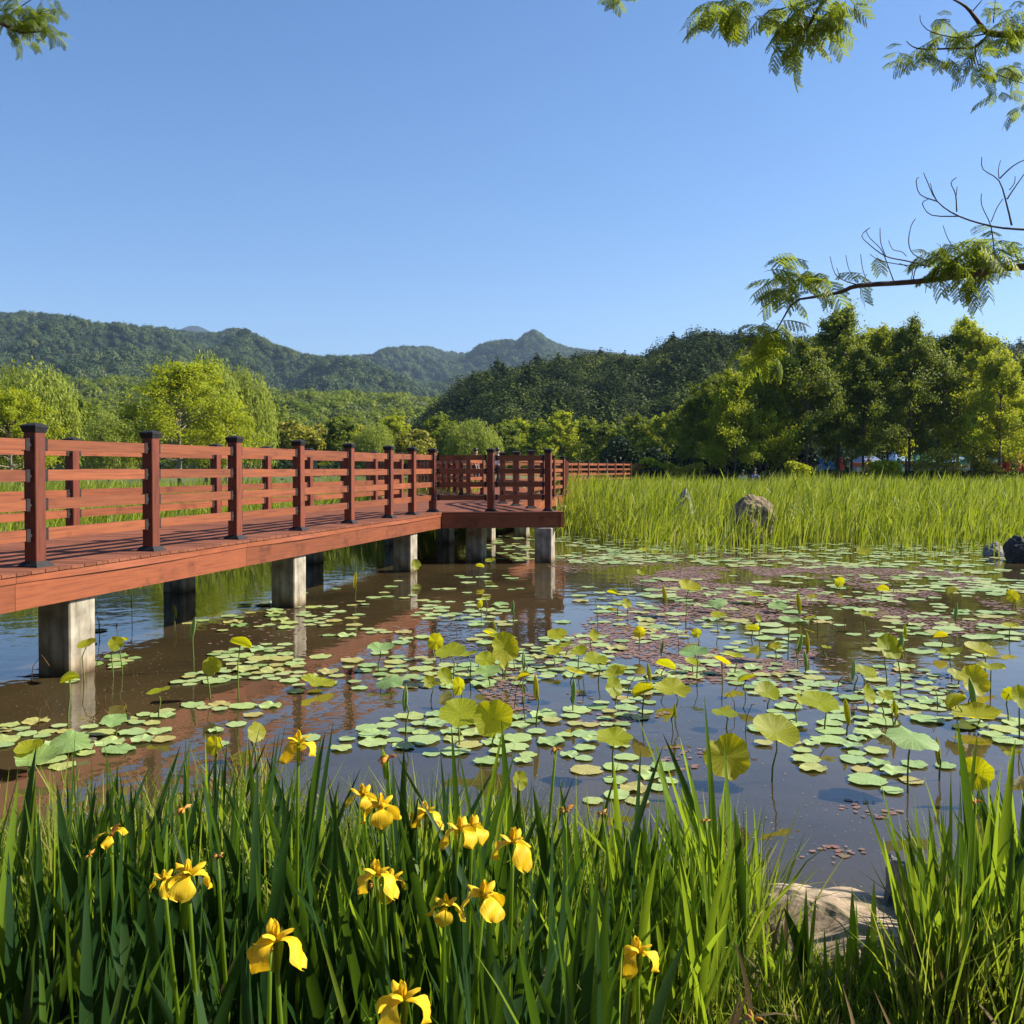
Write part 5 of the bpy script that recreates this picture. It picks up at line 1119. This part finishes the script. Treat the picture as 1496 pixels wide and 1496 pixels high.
b1 = branch(st_, [(2450, 560), (2000, 400), (1700, 380), (1496, 389), (1420, 400), (1340, 411), (1255, 417), (1230, 426), (1200, 432), (1168, 437)], Y1, .022, .005, .0)
b1b = branch(st_, [(1168, 437), (1155, 447), (1147, 460), (1138, 476), (1128, 492)], Y1, .006, .002, .0)
leaves_at(b1, st_, [(1150, 398, 34, 15), (1130, 392, 16, 5), (1170, 415, 22, 8), (1196, 405, 14, 5), (1150, 425, 15, 6), (1262, 404, 10, 3), (1280, 372, 8, 1), (1390, 365, 28, 14), (1430, 362, 34, 20), (1470, 358, 22, 9), (1415, 390, 30, 9), (1365, 378, 16, 6), (1400, 405, 14, 5), (1468, 392, 14, 3)], Y1, .15)
leaves_at(b1b, st_, [(1125, 488, 18, 9), (1110, 470, 14, 2), (1140, 478, 16, 6), (1100, 505, 12, 4), (1128, 510, 16, 7)], Y1, .14)
for lst, r0 in (([(1500, 1010), (1364, 1003), (1230, 990), (1080, 945), (985, 880), (940, 790), (925, 755)], .006), ([(985, 880), (910, 850), (893, 790), (905, 775)], .003), ([(1080, 945), (960, 940), (920, 890), (945, 870)], .003), ([(1070, 925), (1065, 850), (1045, 800), (1070, 775)], .003), ([(1066, 870), (1072, 815)], .002), ([(985, 880), (965, 840), (955, 800)], .002),
                ([(1310, 985), (1290, 900), (1255, 790), (1185, 740), (1180, 685)], .0045), ([(1258, 780), (1310, 730), (1364, 700), (1420, 690)], .003), ([(1290, 870), (1330, 810), (1380, 740)], .003), ([(1255, 780), (1252, 740), (1262, 700)], .002), ([(1300, 830), (1322, 800), (1325, 770)], .002),
                ([(1290, 1160), (1240, 1120), (1220, 990), (1180, 900), (1178, 845)], .0035), ([(1220, 970), (1245, 910), (1272, 868)], .002), ([(955, 1165), (850, 1140), (760, 1120), (690, 1070), (655, 1030), (690, 995)], .0035), ([(760, 1120), (738, 1060), (735, 995)], .0025), ([(940, 1140), (880, 1110), (860, 1060), (870, 990), (890, 955)], .003),
                ([(950, 1160), (860, 1160), (740, 1140), (690, 1110)], .0025), ([(850, 1120), (830, 1100), (790, 1090), (772, 1050)], .002), ([(640, 1245), (590, 1230), (540, 1200), (516, 1120)], .003), ([(560, 1210), (545, 1170)], .002), ([(640, 1240), (600, 1180), (585, 1115)], .002), ([(795, 1230), (765, 1150), (740, 1090), (690, 1040), (672, 1005)], .003), ([(870, 1220), (875, 1180), (820, 1150)], .002),
                ([(1140, 1200), (1100, 1150), (1060, 1090), (1030, 1040), (1010, 985)], .003), ([(1240, 1120), (1300, 1140), (1360, 1135)], .002), ([(680, 1230), (660, 1180), (650, 1110)], .002), ([(880, 1220), (900, 1160), (980, 1120)], .003)):
    branch(st_, lst, Y1, r0*1.05, .0016, 0, ZC, 4)
ub = empty('silk_tree', (6.0, 4.6, .2)); tag(ub, 'second feathery leafed tree filling the upper right corner with leafy twigs', 'tree')
MB().tube([(0, 0, -.8), (.0, .1, 1.5), (-.2, .0, 3.0), (-.6, -.2, 4.6)], [.18, .15, .11, .05], 10).build('trunk', M_bark, ub, True)
b2 = branch(ub, [(3300, 420), (2500, 330), (1700, 170), (1364, 150), (1210, 145), (1160, 90), (1110, 30), (1040, -10)], 4.3, .03, .003, .0, ZC)
b3 = branch(ub, [(1210, 145), (1150, 205), (1040, 212), (930, 215), (880, 205), (850, 180)], 4.3, .006, .002, .0, ZC)
branch(ub, [(1210, 145), (1080, 165), (960, 140), (915, 100), (910, 65)], 4.3, .004, .0015, .0, ZC, 4); branch(ub, [(1150, 205), (1152, 240), (1165, 285)], 4.3, .004, .002, 0, ZC, 4); branch(ub, [(1165, 280), (1260, 330), (1364, 365)], 4.3, .003, .002, 0, ZC, 4); branch(ub, [(1130, 60), (1190, -10)], 4.3, .003, .002, 0, ZC, 4); branch(ub, [(1230, 100), (1240, -10)], 4.3, .003, .002, 0, ZC, 4)
leaves_at(b3, ub, [(985, 90, 6, 3), (1040, 75, 6, 2), (1080, 145, 8, 3), (1130, 130, 6, 2), (1000, 155, 10, 4), (940, 190, 8, 4), (895, 258, 10, 4), (1010, 255, 12, 7), (1070, 250, 8, 3), (1170, 235, 10, 6), (1125, 325, 8, 3), (1200, 320, 14, 7), (1290, 290, 12, 5), (1265, 400, 10, 4), (1345, 470, 10, 5), (1340, 290, 14, 8), (1300, 60, 14, 7), (1330, 150, 14, 7), (1250, 170, 12, 6), (1350, 20, 12, 6), (820, 215, 8, 3), (1190, 20, 6, 2), (1260, 120, 12, 5), (1350, 100, 14, 6), (1140, 140, 14, 4)], 4.3, .11, ZC)
b4 = branch(ub, [(1200, -420), (900, -160), (560, -40), (470, 30), (420, 120), (370, 150), (330, 170)], 4.2, .016, .002, 0, ZC); b5 = branch(ub, [(560, -40), (300, 40), (255, 45), (200, 90)], 4.2, .004, .002, 0, ZC, 4)
b6 = branch(ub, [(900, -160), (400, -90), (100, -60), (-50, -30)], 4.2, .006, .002, 0, ZC, 4)
leaves_at(b4, ub, [(350, 60, 14, 9), (420, 40, 16, 12), (490, 70, 16, 12), (540, 10, 14, 8), (600, 0, 8, 4), (330, 180, 8, 3), (425, 200, 10, 5), (470, 120, 12, 7), (330, 110, 8, 4), (510, 120, 8, 3), (440, 95, 12, 6)], 4.2, .14, ZC)
leaves_at(b5, ub, [(230, 65, 8, 4), (150, 70, 12, 6), (140, 20, 12, 6), (20, 80, 10, 5), (40, 20, 14, 8), (100, 0, 14, 6), (-20, 20, 8, 4), (300, 0, 10, 4)], 4.2, .14, ZC)
leaves_at(b6, ub, [(-430, -10, 6, 4), (-380, -20, 6, 2)], 4.2, .10, ZC)
lt_ = empty('silk_tree', (-5.2, 3.6, .2)); tag(lt_, 'feathery leafed tree whose leafy twig hangs into the upper left corner', 'tree')
MB().tube([(0, 0, -.5), (.1, .1, 1.5), (.3, .2, 3.2), (.6, .3, 4.8)], [.16, .13, .10, .05], 10).build('trunk', M_bark, lt_, True)
b7 = branch(lt_, [(-500, -80), (-200, 0), (-40, 20), (0, 33), (20, 43), (38, 47), (58, 46), (75, 47)], 4.4, .02, .0018, 0)
branch(lt_, [(38, 47), (50, 28), (60, 18), (92, 12)], 4.4, .003, .0015, 0, None, 4); branch(lt_, [(0, 33), (30, 10), (60, -10)], 4.4, .004, .002, 0, None, 4)
leaves_at(b7, lt_, [(12, 20, 16, 14), (30, 8, 18, 14), (50, 22, 14, 9), (62, 28, 12, 6), (82, 16, 8, 3), (22, 52, 8, 4), (50, 55, 6, 3), (75, 52, 6, 2), (68, 38, 10, 4), (75, 3, 12, 5), (5, 40, 10, 4), (40, 35, 12, 6)], 4.4, .10)

# ------------------------------------------------------------------ foreground irises and grasses
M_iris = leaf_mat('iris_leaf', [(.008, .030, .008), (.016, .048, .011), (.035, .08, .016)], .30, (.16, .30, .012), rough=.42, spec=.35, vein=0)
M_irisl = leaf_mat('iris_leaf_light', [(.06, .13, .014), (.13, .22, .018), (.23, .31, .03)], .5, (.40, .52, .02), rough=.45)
M_grass = leaf_mat('bank_grass', [(.07, .13, .012), (.15, .22, .018), (.26, .32, .035), (.42, .36, .14)], .45, (.44, .52, .03), rough=.5)
M_grass_dead = leaf_mat('dead_grass', [(.16, .11, .05), (.34, .26, .13), (.24, .15, .07)], .25)
ir = np.random.default_rng(77)
def gz(x, y): return max(-.15, ground_h(x, y)) if y < 5 else 0
def tip_limit(y): return 1.8 - (430/1370)*y      # keeps tips under the pond view, in metres
def leaf_fan(n, hmin, hmax, width, r, lean_az=None, spread=.22):
    out = []
    for i in range(n):
        az = r.uniform(0, 6.28) if lean_az is None else lean_az + r.normal()*.7
        B = np.array([[r.normal()*.03, r.normal()*.025, -.04]]); H = r.uniform(hmin, hmax)
        out.append(blades(B, H, width*r.uniform(.75, 1.15), np.array([az]), abs(r.normal())*spread, r.uniform(-.05, .45)**2*2.2, 9, .22, r, .75))
    return out
clumps = []
def top_for(x, y):
    u = CX + x/y*F
    # wanted tip height in the photo along the picture
    ty = np.interp(u, [0, 120, 250, 330, 400, 470, 560, 650, 740, 830, 900, 960, 1040, 1100, 1180, 1260, 1330, 1400, 1496], [1085, 1070, 1065, 1060, 1010, 1065, 1060, 1045, 1070, 1065, 1110, 1120, 1070, 1075, 1230, 1240, 1170, 1095, 1080])
    return at_y(u, ty, y).z
def allow(x, y):
    u = CX + x/y*F; return not (1135 < u < 1340 and y > 2.75) and not (1120 < u < 1170)
tries = 0
while len(clumps) < 44 and tries < 3000:
    tries += 1; u = ir.uniform(-60, 1560); y = 1.45 + 1.85*ir.uniform(0, 1)**.8; x = (u-CX)/F*y
    if 1050 < u < 1355: continue
    if 900 < u <= 1050 and y < 2.2: continue
    if u >= 1345 and y < 2.45: continue
    if u > 880 and ir.uniform() < (.5 if u < 1350 else .1): continue
    if not allow(x, y): continue
    if any((x-a)**2+(y-b)**2 < .13**2 for a, b, *_ in clumps): continue
    hm = min(1.12, top_for(x, y))*(1 if ir.uniform() < .5 else ir.uniform(.85, .97)) - gz(x, y)
    if hm < .3: continue
    clumps.append((x, y, hm))
hand = [((u_-CX)/F*y_, y_, h_) for u_, y_, h_ in ((392, 2.5, .98), (412, 2.55, .95), (345, 2.7, .86), (300, 2.85, .88), (585, 2.7, .86), (610, 2.3, .84), (725, 2.5, .84), (850, 2.7, .80), (900, 2.9, .80), (180, 2.6, .82), (80, 2.7, .82), (475, 2.8, .82), (1035, 3.1, .92), (1075, 2.9, .88), (1450, 2.7, .88), (1400, 2.9, .84), (250, 2.75, .80), (530, 2.4, .82), (648, 2.5, .84), (668, 2.2, .80), (780, 2.9, .86), (20, 2.3, .70), (120, 2.0, .75), (1190, 2.78, .42), (1245, 2.85, .42))] + [(.72, 3.05, .85), (.78, 3.12, .92), (.69, 3.0, .95), (1.35, 2.75, .8), (1.5, 2.9, .82), (1.25, 2.6, .66), (1.62, 3.0, .8)]
clumps += hand
def where(x, y):
    u = CX + x/y*F; a = ['at the left edge', 'below the nearest pier', 'left of the tallest flower', 'around the tallest flower', 'left of the middle flowers', 'among the middle flowers', 'right of the middle flowers', 'by the rightmost flower', 'in the bright clump right of centre', 'before the flat bank stone', 'left of the right clump', 'in the right edge clump'][int(np.clip(u/125, 0, 11))]
    b = 'front row' if y < 2.0 else ('second row' if y < 2.6 else 'rear row by the water'); return a, b
nleaf = 0; seen = {}
for i, (x, y, hm) in enumerate(clumps):
    root = empty('iris_plant', (x, y, gz(x, y))); a, b = where(x, y); u = CX + x/y*F
    lab = '%s iris plant with sword shaped leaves, %s %s' % ('tall' if hm > .78 else 'short', b, a)
    tag(root, lab, 'iris plant', 'yellow flag iris plants on the bank'); seen.setdefault(('tall' if hm > .78 else 'short', b), []).append((u, root, a))
    az = (math.pi*.92 if u > 1000 and u < 1150 else (0.2 if u > 1380 and ir.uniform() < .3 else None))
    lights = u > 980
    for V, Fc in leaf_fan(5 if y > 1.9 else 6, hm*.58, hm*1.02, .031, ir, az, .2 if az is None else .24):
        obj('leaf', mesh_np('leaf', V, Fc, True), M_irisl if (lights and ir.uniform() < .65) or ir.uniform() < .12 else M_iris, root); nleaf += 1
for (sz_, b_), lst in seen.items():
    for k, (u, o, a) in enumerate(sorted(lst, key=lambda z: z[0])): o['label'] = '%s iris plant, %s from left of the %s' % (sz_, ordn(k), b_)
# dense rest of the iris bed
def bed(name, n, u0, u1, y0, y1, w0, w1, hk0, hk1, mat, label, hcap=1.1, spread=.16, curve=.5, segs=6, pw=1.0, fold=.2, cond=None, abs_h=None):
    u = ir.uniform(u0, u1, n); y = y0+(y1-y0)*ir.uniform(0, 1, n)**pw; x = (u-CX)/F*y
    keep = np.array([cond is None or cond(a, b, c_) for a, b, c_ in zip(x, y, u)]); x, y = x[keep], y[keep]; n = len(x)
    z = np.array([gz(a, b) for a, b in zip(x, y)]); top = np.array([min(hcap, top_for(a, b)) for a, b in zip(x, y)])
    H = np.maximum(.08, (top - z))*ir.uniform(hk0, hk1, n) if abs_h is None else ir.uniform(abs_h[0], abs_h[1], n)
    H = H*(.86+.34*np.array([mn.noise(Vector((a*3.2, b*2.5, 6))) for a, b in zip(x, y)]))
    V, Fc = blades(np.stack([x, y, z-.03], 1), H, ir.uniform(w0, w1, n), ir.uniform(0, 6.28, n), np.abs(ir.normal(0, spread, n)), ir.uniform(0, 1, n)**2*curve, segs, fold, ir, .7)
    o = obj(name, mesh_np(name, V, Fc, True), mat); tag(o, label, kind='stuff')
GAP = lambda a, b, c_: mn.noise(Vector((a*4.2, b*3.4, 11))) > -.08
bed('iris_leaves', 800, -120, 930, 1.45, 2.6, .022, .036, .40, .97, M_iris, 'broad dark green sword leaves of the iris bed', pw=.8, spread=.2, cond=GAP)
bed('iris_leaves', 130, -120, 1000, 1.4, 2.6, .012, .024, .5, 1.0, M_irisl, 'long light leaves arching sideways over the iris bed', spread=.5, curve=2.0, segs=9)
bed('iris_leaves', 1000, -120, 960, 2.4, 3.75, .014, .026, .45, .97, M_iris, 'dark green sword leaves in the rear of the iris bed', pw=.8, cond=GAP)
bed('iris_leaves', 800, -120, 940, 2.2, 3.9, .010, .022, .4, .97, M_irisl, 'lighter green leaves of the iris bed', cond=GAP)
bed('dead_leaves', 260, -120, 1560, 1.7, 3.5, .006, .016, .25, .75, M_grass_dead, 'straw coloured dead leaves leaning in the iris bed', spread=.6, curve=1.2)
bed('iris_leaves', 200, 880, 1060, 2.4, 3.4, .012, .024, .35, .95, M_irisl, 'light sword leaves right of the lone iris')
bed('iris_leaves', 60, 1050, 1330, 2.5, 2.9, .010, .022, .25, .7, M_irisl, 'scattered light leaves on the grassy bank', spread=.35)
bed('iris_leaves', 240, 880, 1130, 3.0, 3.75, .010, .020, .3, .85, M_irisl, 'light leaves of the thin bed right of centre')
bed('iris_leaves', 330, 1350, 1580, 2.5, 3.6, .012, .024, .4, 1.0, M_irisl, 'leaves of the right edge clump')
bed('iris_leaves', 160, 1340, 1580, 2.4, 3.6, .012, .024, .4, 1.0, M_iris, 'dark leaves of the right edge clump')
bed('iris_leaves', 7, 1170, 1320, 2.5, 2.8, .012, .022, .3, .9, M_irisl, 'few leaves before the flat stone')
bed('bank_grass', 7000, -120, 900, 2.6, 4.25, .005, .012, .3, .97, M_grass, 'soft light grass between and behind the iris leaves', spread=.35, curve=1.5, segs=4, fold=0, pw=.7)
bed('bank_grass', 13000, 860, 1600, 2.3, 3.4, .004, .009, 0, 0, M_grass, 'short grass on the bare bank', spread=.5, curve=1.4, segs=3, fold=0, abs_h=(.05, .22), cond=lambda a, b, c_: mn.noise(Vector((a*4, b*4, 3))) > -.22 and not (1095 < c_ < 1345 and b > 2.98))
bed('bank_grass', 1200, 900, 1140, 3.05, 3.85, .004, .009, .2, .8, M_grass, 'light grass right of centre', spread=.3, curve=1.2, segs=4, fold=0)
bed('bank_grass', 1800, 1320, 1600, 2.4, 3.7, .004, .009, .2, .8, M_grass, 'light grass in the right edge clump', spread=.3, curve=1.2, segs=4, fold=0)

# yellow iris flowers
def petal_mat(name, cols, tr=.35):
    m, t, out = newmat(name); L = t.links; oi = N(t, 'ShaderNodeObjectInfo'); r_ = ramp(t, [(0, cols[0]), (1, cols[1])]); L.new(oi.outputs['Random'], r_.inputs[0])
    tc = N(t, 'ShaderNodeTexCoord'); mp = N(t, 'ShaderNodeMapping'); mp.inputs['Scale'].default_value = (12, 260, 12); nz = N(t, 'ShaderNodeTexNoise'); nz.inputs['Scale'].default_value = 1; L.new(tc.outputs['Object'], mp.inputs[0]); L.new(mp.outputs[0], nz.inputs['Vector'])
    vr = ramp(t, [(.36, (.82, .62, .5)), (.52, (1, 1, 1))]); L.new(nz.outputs[0], vr.inputs[0]); mx = N(t, 'ShaderNodeMix', data_type='RGBA', blend_type='MULTIPLY'); mx.inputs[0].default_value = .6; L.new(r_.outputs[0], mx.inputs[6]); L.new(vr.outputs[0], mx.inputs[7])
    p = N(t, 'ShaderNodeBsdfPrincipled'); p.inputs['Roughness'].default_value = .55; p.inputs['Specular IOR Level'].default_value = .25; L.new(mx.outputs[2], p.inputs['Base Color'])
    b = N(t, 'ShaderNodeBump'); b.inputs['Strength'].default_value = .3; b.inputs['Distance'].default_value = .002; L.new(nz.outputs[0], b.inputs['Height']); L.new(b.outputs[0], p.inputs['Normal'])
    q = N(t, 'ShaderNodeBsdfTranslucent'); L.new(mx.outputs[2], q.inputs[0]); ms = N(t, 'ShaderNodeMixShader'); ms.inputs[0].default_value = tr; L.new(p.outputs[0], ms.inputs[1]); L.new(q.outputs[0], ms.inputs[2]); L.new(ms.outputs[0], out.inputs[0]); return m
M_petal = petal_mat('iris_petal', [(.88, .57, .012), (.92, .66, .03)])
M_with = petal_mat('withered_petal', [(.75, .30, .03), (.55, .26, .08)], .25)
M_brown = leaf_mat('dry_husk', [(.25, .13, .07), (.42, .26, .16)], .15)
def petal_mesh(seed, L_, W_, a0, a1, ruff=.004, cup=.25, prof='fall'):
    r_ = random.Random(seed); n = 12; m = 6; V = []; Fs = []; x = 0; z = 0
    for i in range(n+1):
        s = i/n; th = a0 + (a1-a0)*(s**.85)
        if i: x += math.cos(th)*L_/n; z += math.sin(th)*L_/n
        if prof == 'fall': wd = W_*(.22+.12*s/.3 if s < .3 else .34+.66*math.sin(min(1, (s-.3)/.36)*math.pi/2)) * (1 if s < .72 else math.sqrt(max(.02, 1-((s-.72)/.285)**2)))
        else: wd = W_*math.sin(math.pi*min(.97, .12+.83*s))**.8
        for j in range(m+1):
            q = -1+2*j/m; c_ = cup*wd*q*q; rf = ruff*math.sin(s*9+q*3+seed)*abs(q)*s
            V.append((x + math.sin(th)*c_*.6 - math.sin(th)*rf, q*wd*.5, z - math.cos(th)*c_*.6 + math.cos(th)*rf))
    for i in range(n):
        for j in range(m): a = i*(m+1)+j; Fs.append((a, a+m+1, a+m+2, a+1))
    me = bpy.data.meshes.new('petal'); me.from_pydata(V, [], Fs); me.update()
    for p_ in me.polygons: p_.use_smooth = True
    return me
falls = [petal_mesh(i, .080+.006*(i % 3), .058+.006*(i % 2), .70, -1.6-.12*(i % 3), .012, .10) for i in range(4)]
stds = [petal_mesh(20+i, .040, .018, 1.25, 1.75, .002, -.2, 'std') for i in range(2)]
arms = [petal_mesh(30+i, .044, .026, .95, .15, .002, .5, 'std') for i in range(2)]
wsh = [petal_mesh(40+i, .05, .016, 1.5, -.5-.9*i, .006, .9, 'std') for i in range(3)]
for me in falls+stds+arms: me.materials.append(M_petal)
for me in wsh: me.materials.append(M_with)
def iris(px_, py_, Y, sz, rz, label, kind='open', tilt=0.0, falls_n=3):
    Y *= .90; sz *= .80
    c = at_y(px_, py_, Y); z0 = gz(c.x, Y); root = empty('iris_flower', (c.x, Y, z0)); tag(root, label, 'iris flower'); h = c.z - z0
    r_ = random.Random(int(px_)); s = sz
    dx = r_.uniform(-.06, .06); hb = h-.035*s
    MB().tube([(dx, .03, -.05), (dx*.7, .02, hb*.4), (dx*.25, .0, hb*.8), (0, 0, hb)], [.0055, .005, .0042, .0036], 6).build('stem', M_irisl, root, True)
    V, Fc = blades(np.array([[0, 0, hb-.055*s]]), .085*s, .020*s, np.array([r_.uniform(0, 6.28)]), .12, .1, 5, .5, ir, .9); obj('bract', mesh_np('bract', V, Fc, True), M_irisl, root)
    V, Fc = blades(np.array([[dx*.4, .004, hb*.45]]), h*.34, .018, np.array([r_.uniform(0, 6.28)]), .25, .2, 6, .3, ir, .9); obj('stem_leaf', mesh_np('stem_leaf', V, Fc, True), M_iris, root)
    if kind == 'open':
        for k in range(falls_n):
            a = rz + k*2*math.pi/3 + r_.uniform(-.15, .15)
            for me, da, nm, dz, sc in ((falls[(k+int(px_)) % 4], 0, 'petal', 0, 1), (arms[k % 2], 0, 'style_arm', .006, 1), (stds[k % 2], math.pi/3, 'inner_petal', .0, 1)):
                o = link(bpy.data.objects.new(nm, me), root); q = s*sc*r_.uniform(.93, 1.06)
                o.matrix_local = Matrix.Translation((0, 0, hb+.005+dz*s)) @ Matrix.Rotation(tilt, 4, 'X') @ Matrix.Rotation(a+da, 4, 'Z') @ Matrix.Rotation(r_.uniform(-.12, .12), 4, 'X') @ Matrix.Diagonal((q, q, q, 1))
    elif kind == 'flat':
        for k in range(4):
            o = link(bpy.data.objects.new('petal', falls[k]), root); a = rz+k*1.6
            o.matrix_local = Matrix.Translation((0, 0, hb)) @ Matrix.Rotation(a, 4, 'Z') @ Matrix.Rotation(-.9+.2*k, 4, 'Y') @ Matrix.Diagonal((s*.75, s*.5, s*.75, 1))
        o = link(bpy.data.objects.new('inner_petal', wsh[0]), root); o.matrix_local = Matrix.Translation((0, 0, hb)) @ Matrix.Rotation(-.6, 4, 'Y') @ Matrix.Diagonal((s, s, s*1.2, 1))
    else:
        for k in range(4):
            o = link(bpy.data.objects.new('withered_petal', wsh[k % 3]), root); q = s*r_.uniform(.7, 1)
            o.matrix_local = Matrix.Translation((0, 0, hb)) @ Matrix.Rotation(rz+k*1.5+r_.random(), 4, 'Z') @ Matrix.Rotation(r_.uniform(-.2, .5), 4, 'Y') @ Matrix.Diagonal((q, q, q, 1))
    return root
iris(436, 1072, 2.5, 1.0, -.15, 'tallest yellow iris flower, alone against the brown water')
iris(402, 1352, 1.60, 1.0, -.10, 'large yellow iris flower with spread petals low left of centre')
iris(588, 1440, 1.65, 1.0, .05, 'yellow iris flower cut close to the bottom edge of the photo')
iris(932, 1375, 2.05, .95, -.35, 'lone yellow iris flower at the right, near the bare bank')
iris(707, 1292, 1.95, 1.0, -1.1, 'yellow iris flower below the central group, broad petal facing the viewer')
iris(750, 1215, 2.15, 1.0, -1.0, 'rightmost yellow flower of the central group')
iris(672, 1198, 2.35, 1.0, -.7, 'yellow flower in the middle of the central group')
iris(622, 1175, 2.75, .95, -.3, 'small yellow flower above the middle of the central group')
iris(556, 1165, 2.25, 1.0, -1.4, 'yellow flower at the left end of the central group')
iris(530, 1150, 2.7, 1.0, 1.0, 'partly hidden yellow flower behind the left end of the central group')
iris(550, 1262, 2.1, .95, -.3, 'yellow flower half hidden behind dark leaves under the central group')
iris(275, 1262, 1.95, 1.0, -1.5, 'yellow iris flower with rounded petal left, amid dark leaves')
iris(650, 1312, 2.1, .85, .4, 'yellow flower mostly hidden behind leaves left of the broad petalled one')
iris(163, 1205, 2.6, 1.1, 0, 'yellow flower with flat narrow petals at the left', 'flat')
iris(268, 1168, 2.7, .9, .3, 'small orange withered flower left of the tallest flower', 'withered')
iris(566, 1090, 2.9, 1.3, .8, 'folded wilting yellow flower right of the tallest flower', 'withered')
iris(826, 1172, 2.7, .9, .2, 'wilted orange bud right of the central group', 'withered')
iris(812, 1085, 2.9, .8, .2, 'thin yellow bud against the pond, right of centre', 'withered')
iris(1100, 1475, 2.3, .8, .9, 'withered brown orange bud near the bottom right', 'withered')
iris(545, 860+420, 2.4, .7, .9, 'small wilted flower low behind the half hidden one', 'withered')
iris(318, 1240, 2.4, .6, .4, 'small orange husk beside the rounded petalled flower', 'withered')
iris(130, 1240, 2.5, .6, .4, 'pale withered husk under the flat petalled flower', 'withered')
iris(395, 1380, 1.75, .4, .4, 'dry brown husk under the spread petalled flower', 'withered')

iris(690, 1196, 2.5, .95, 1.2, 'yellow flower tucked just right behind the middle of the central group')
iris(240, 1275, 2.2, .7, 1.1, 'small yellow flower behind and left of the rounded petalled one')
iris(572, 1275, 2.3, .8, .3, 'yellow flower showing one hanging petal right of the half hidden one')
iris(880, 1180, 2.8, .6, .2, 'tiny dry bud far right behind the wilted orange bud', 'withered')
iris(1030, 1190, 2.9, .6, .2, 'tiny brown bud in the bright clump right of centre', 'withered')
iris(1425, 1160, 2.7, .7, .2, 'brown withered head in the right edge clump', 'withered')
# ------------------------------------------------------------------ unseen trees added behind the viewer to block sky light
gr_ = make_tree('sky_blocking_tree', 'round', 11, 5.2, 1.6, 9000, .55, M_mid, M_bark, 71, limbs=20)
for i, (x, y, s_) in enumerate(((-5.5, -6, .95), (4.5, -6.5, .95), (-14, -9, 1.1), (-7, -11, 1.25), (0, -10, 1.1), (7, -11, 1.2), (14, -12, 1.1), (-11, -17, 1.4), (-3, -18, 1.5), (5, -18, 1.4), (13, -19, 1.4), (-19, -4, 1.1), (-21, -13, 1.3), (21, -15, 1.3))):
    place(gr_, USED, x, y, .2, s=s_, label='unseen leafy tree added behind the viewer to block sky light, %s from the left' % ordn(i), group='trees added behind the viewer to block sky light')
# ------------------------------------------------------------------ haze
hm_, ht, ho = newmat('haze_air'); pv = N(ht, 'ShaderNodeVolumePrincipled'); pv.inputs['Density'].default_value = .00012; pv.inputs['Color'].default_value = (.52, .72, 1, 1); pv.inputs['Anisotropy'].default_value = .2
ht.links.new(pv.outputs[0], ho.inputs['Volume'])
hz_ = MB().box(-4700, 4700, -310, 4700, -3.2, 760).build('haze', hm_); tag(hz_, kind='stuff'); hz_['label'] = 'thin blue air between the pond and the mountains'
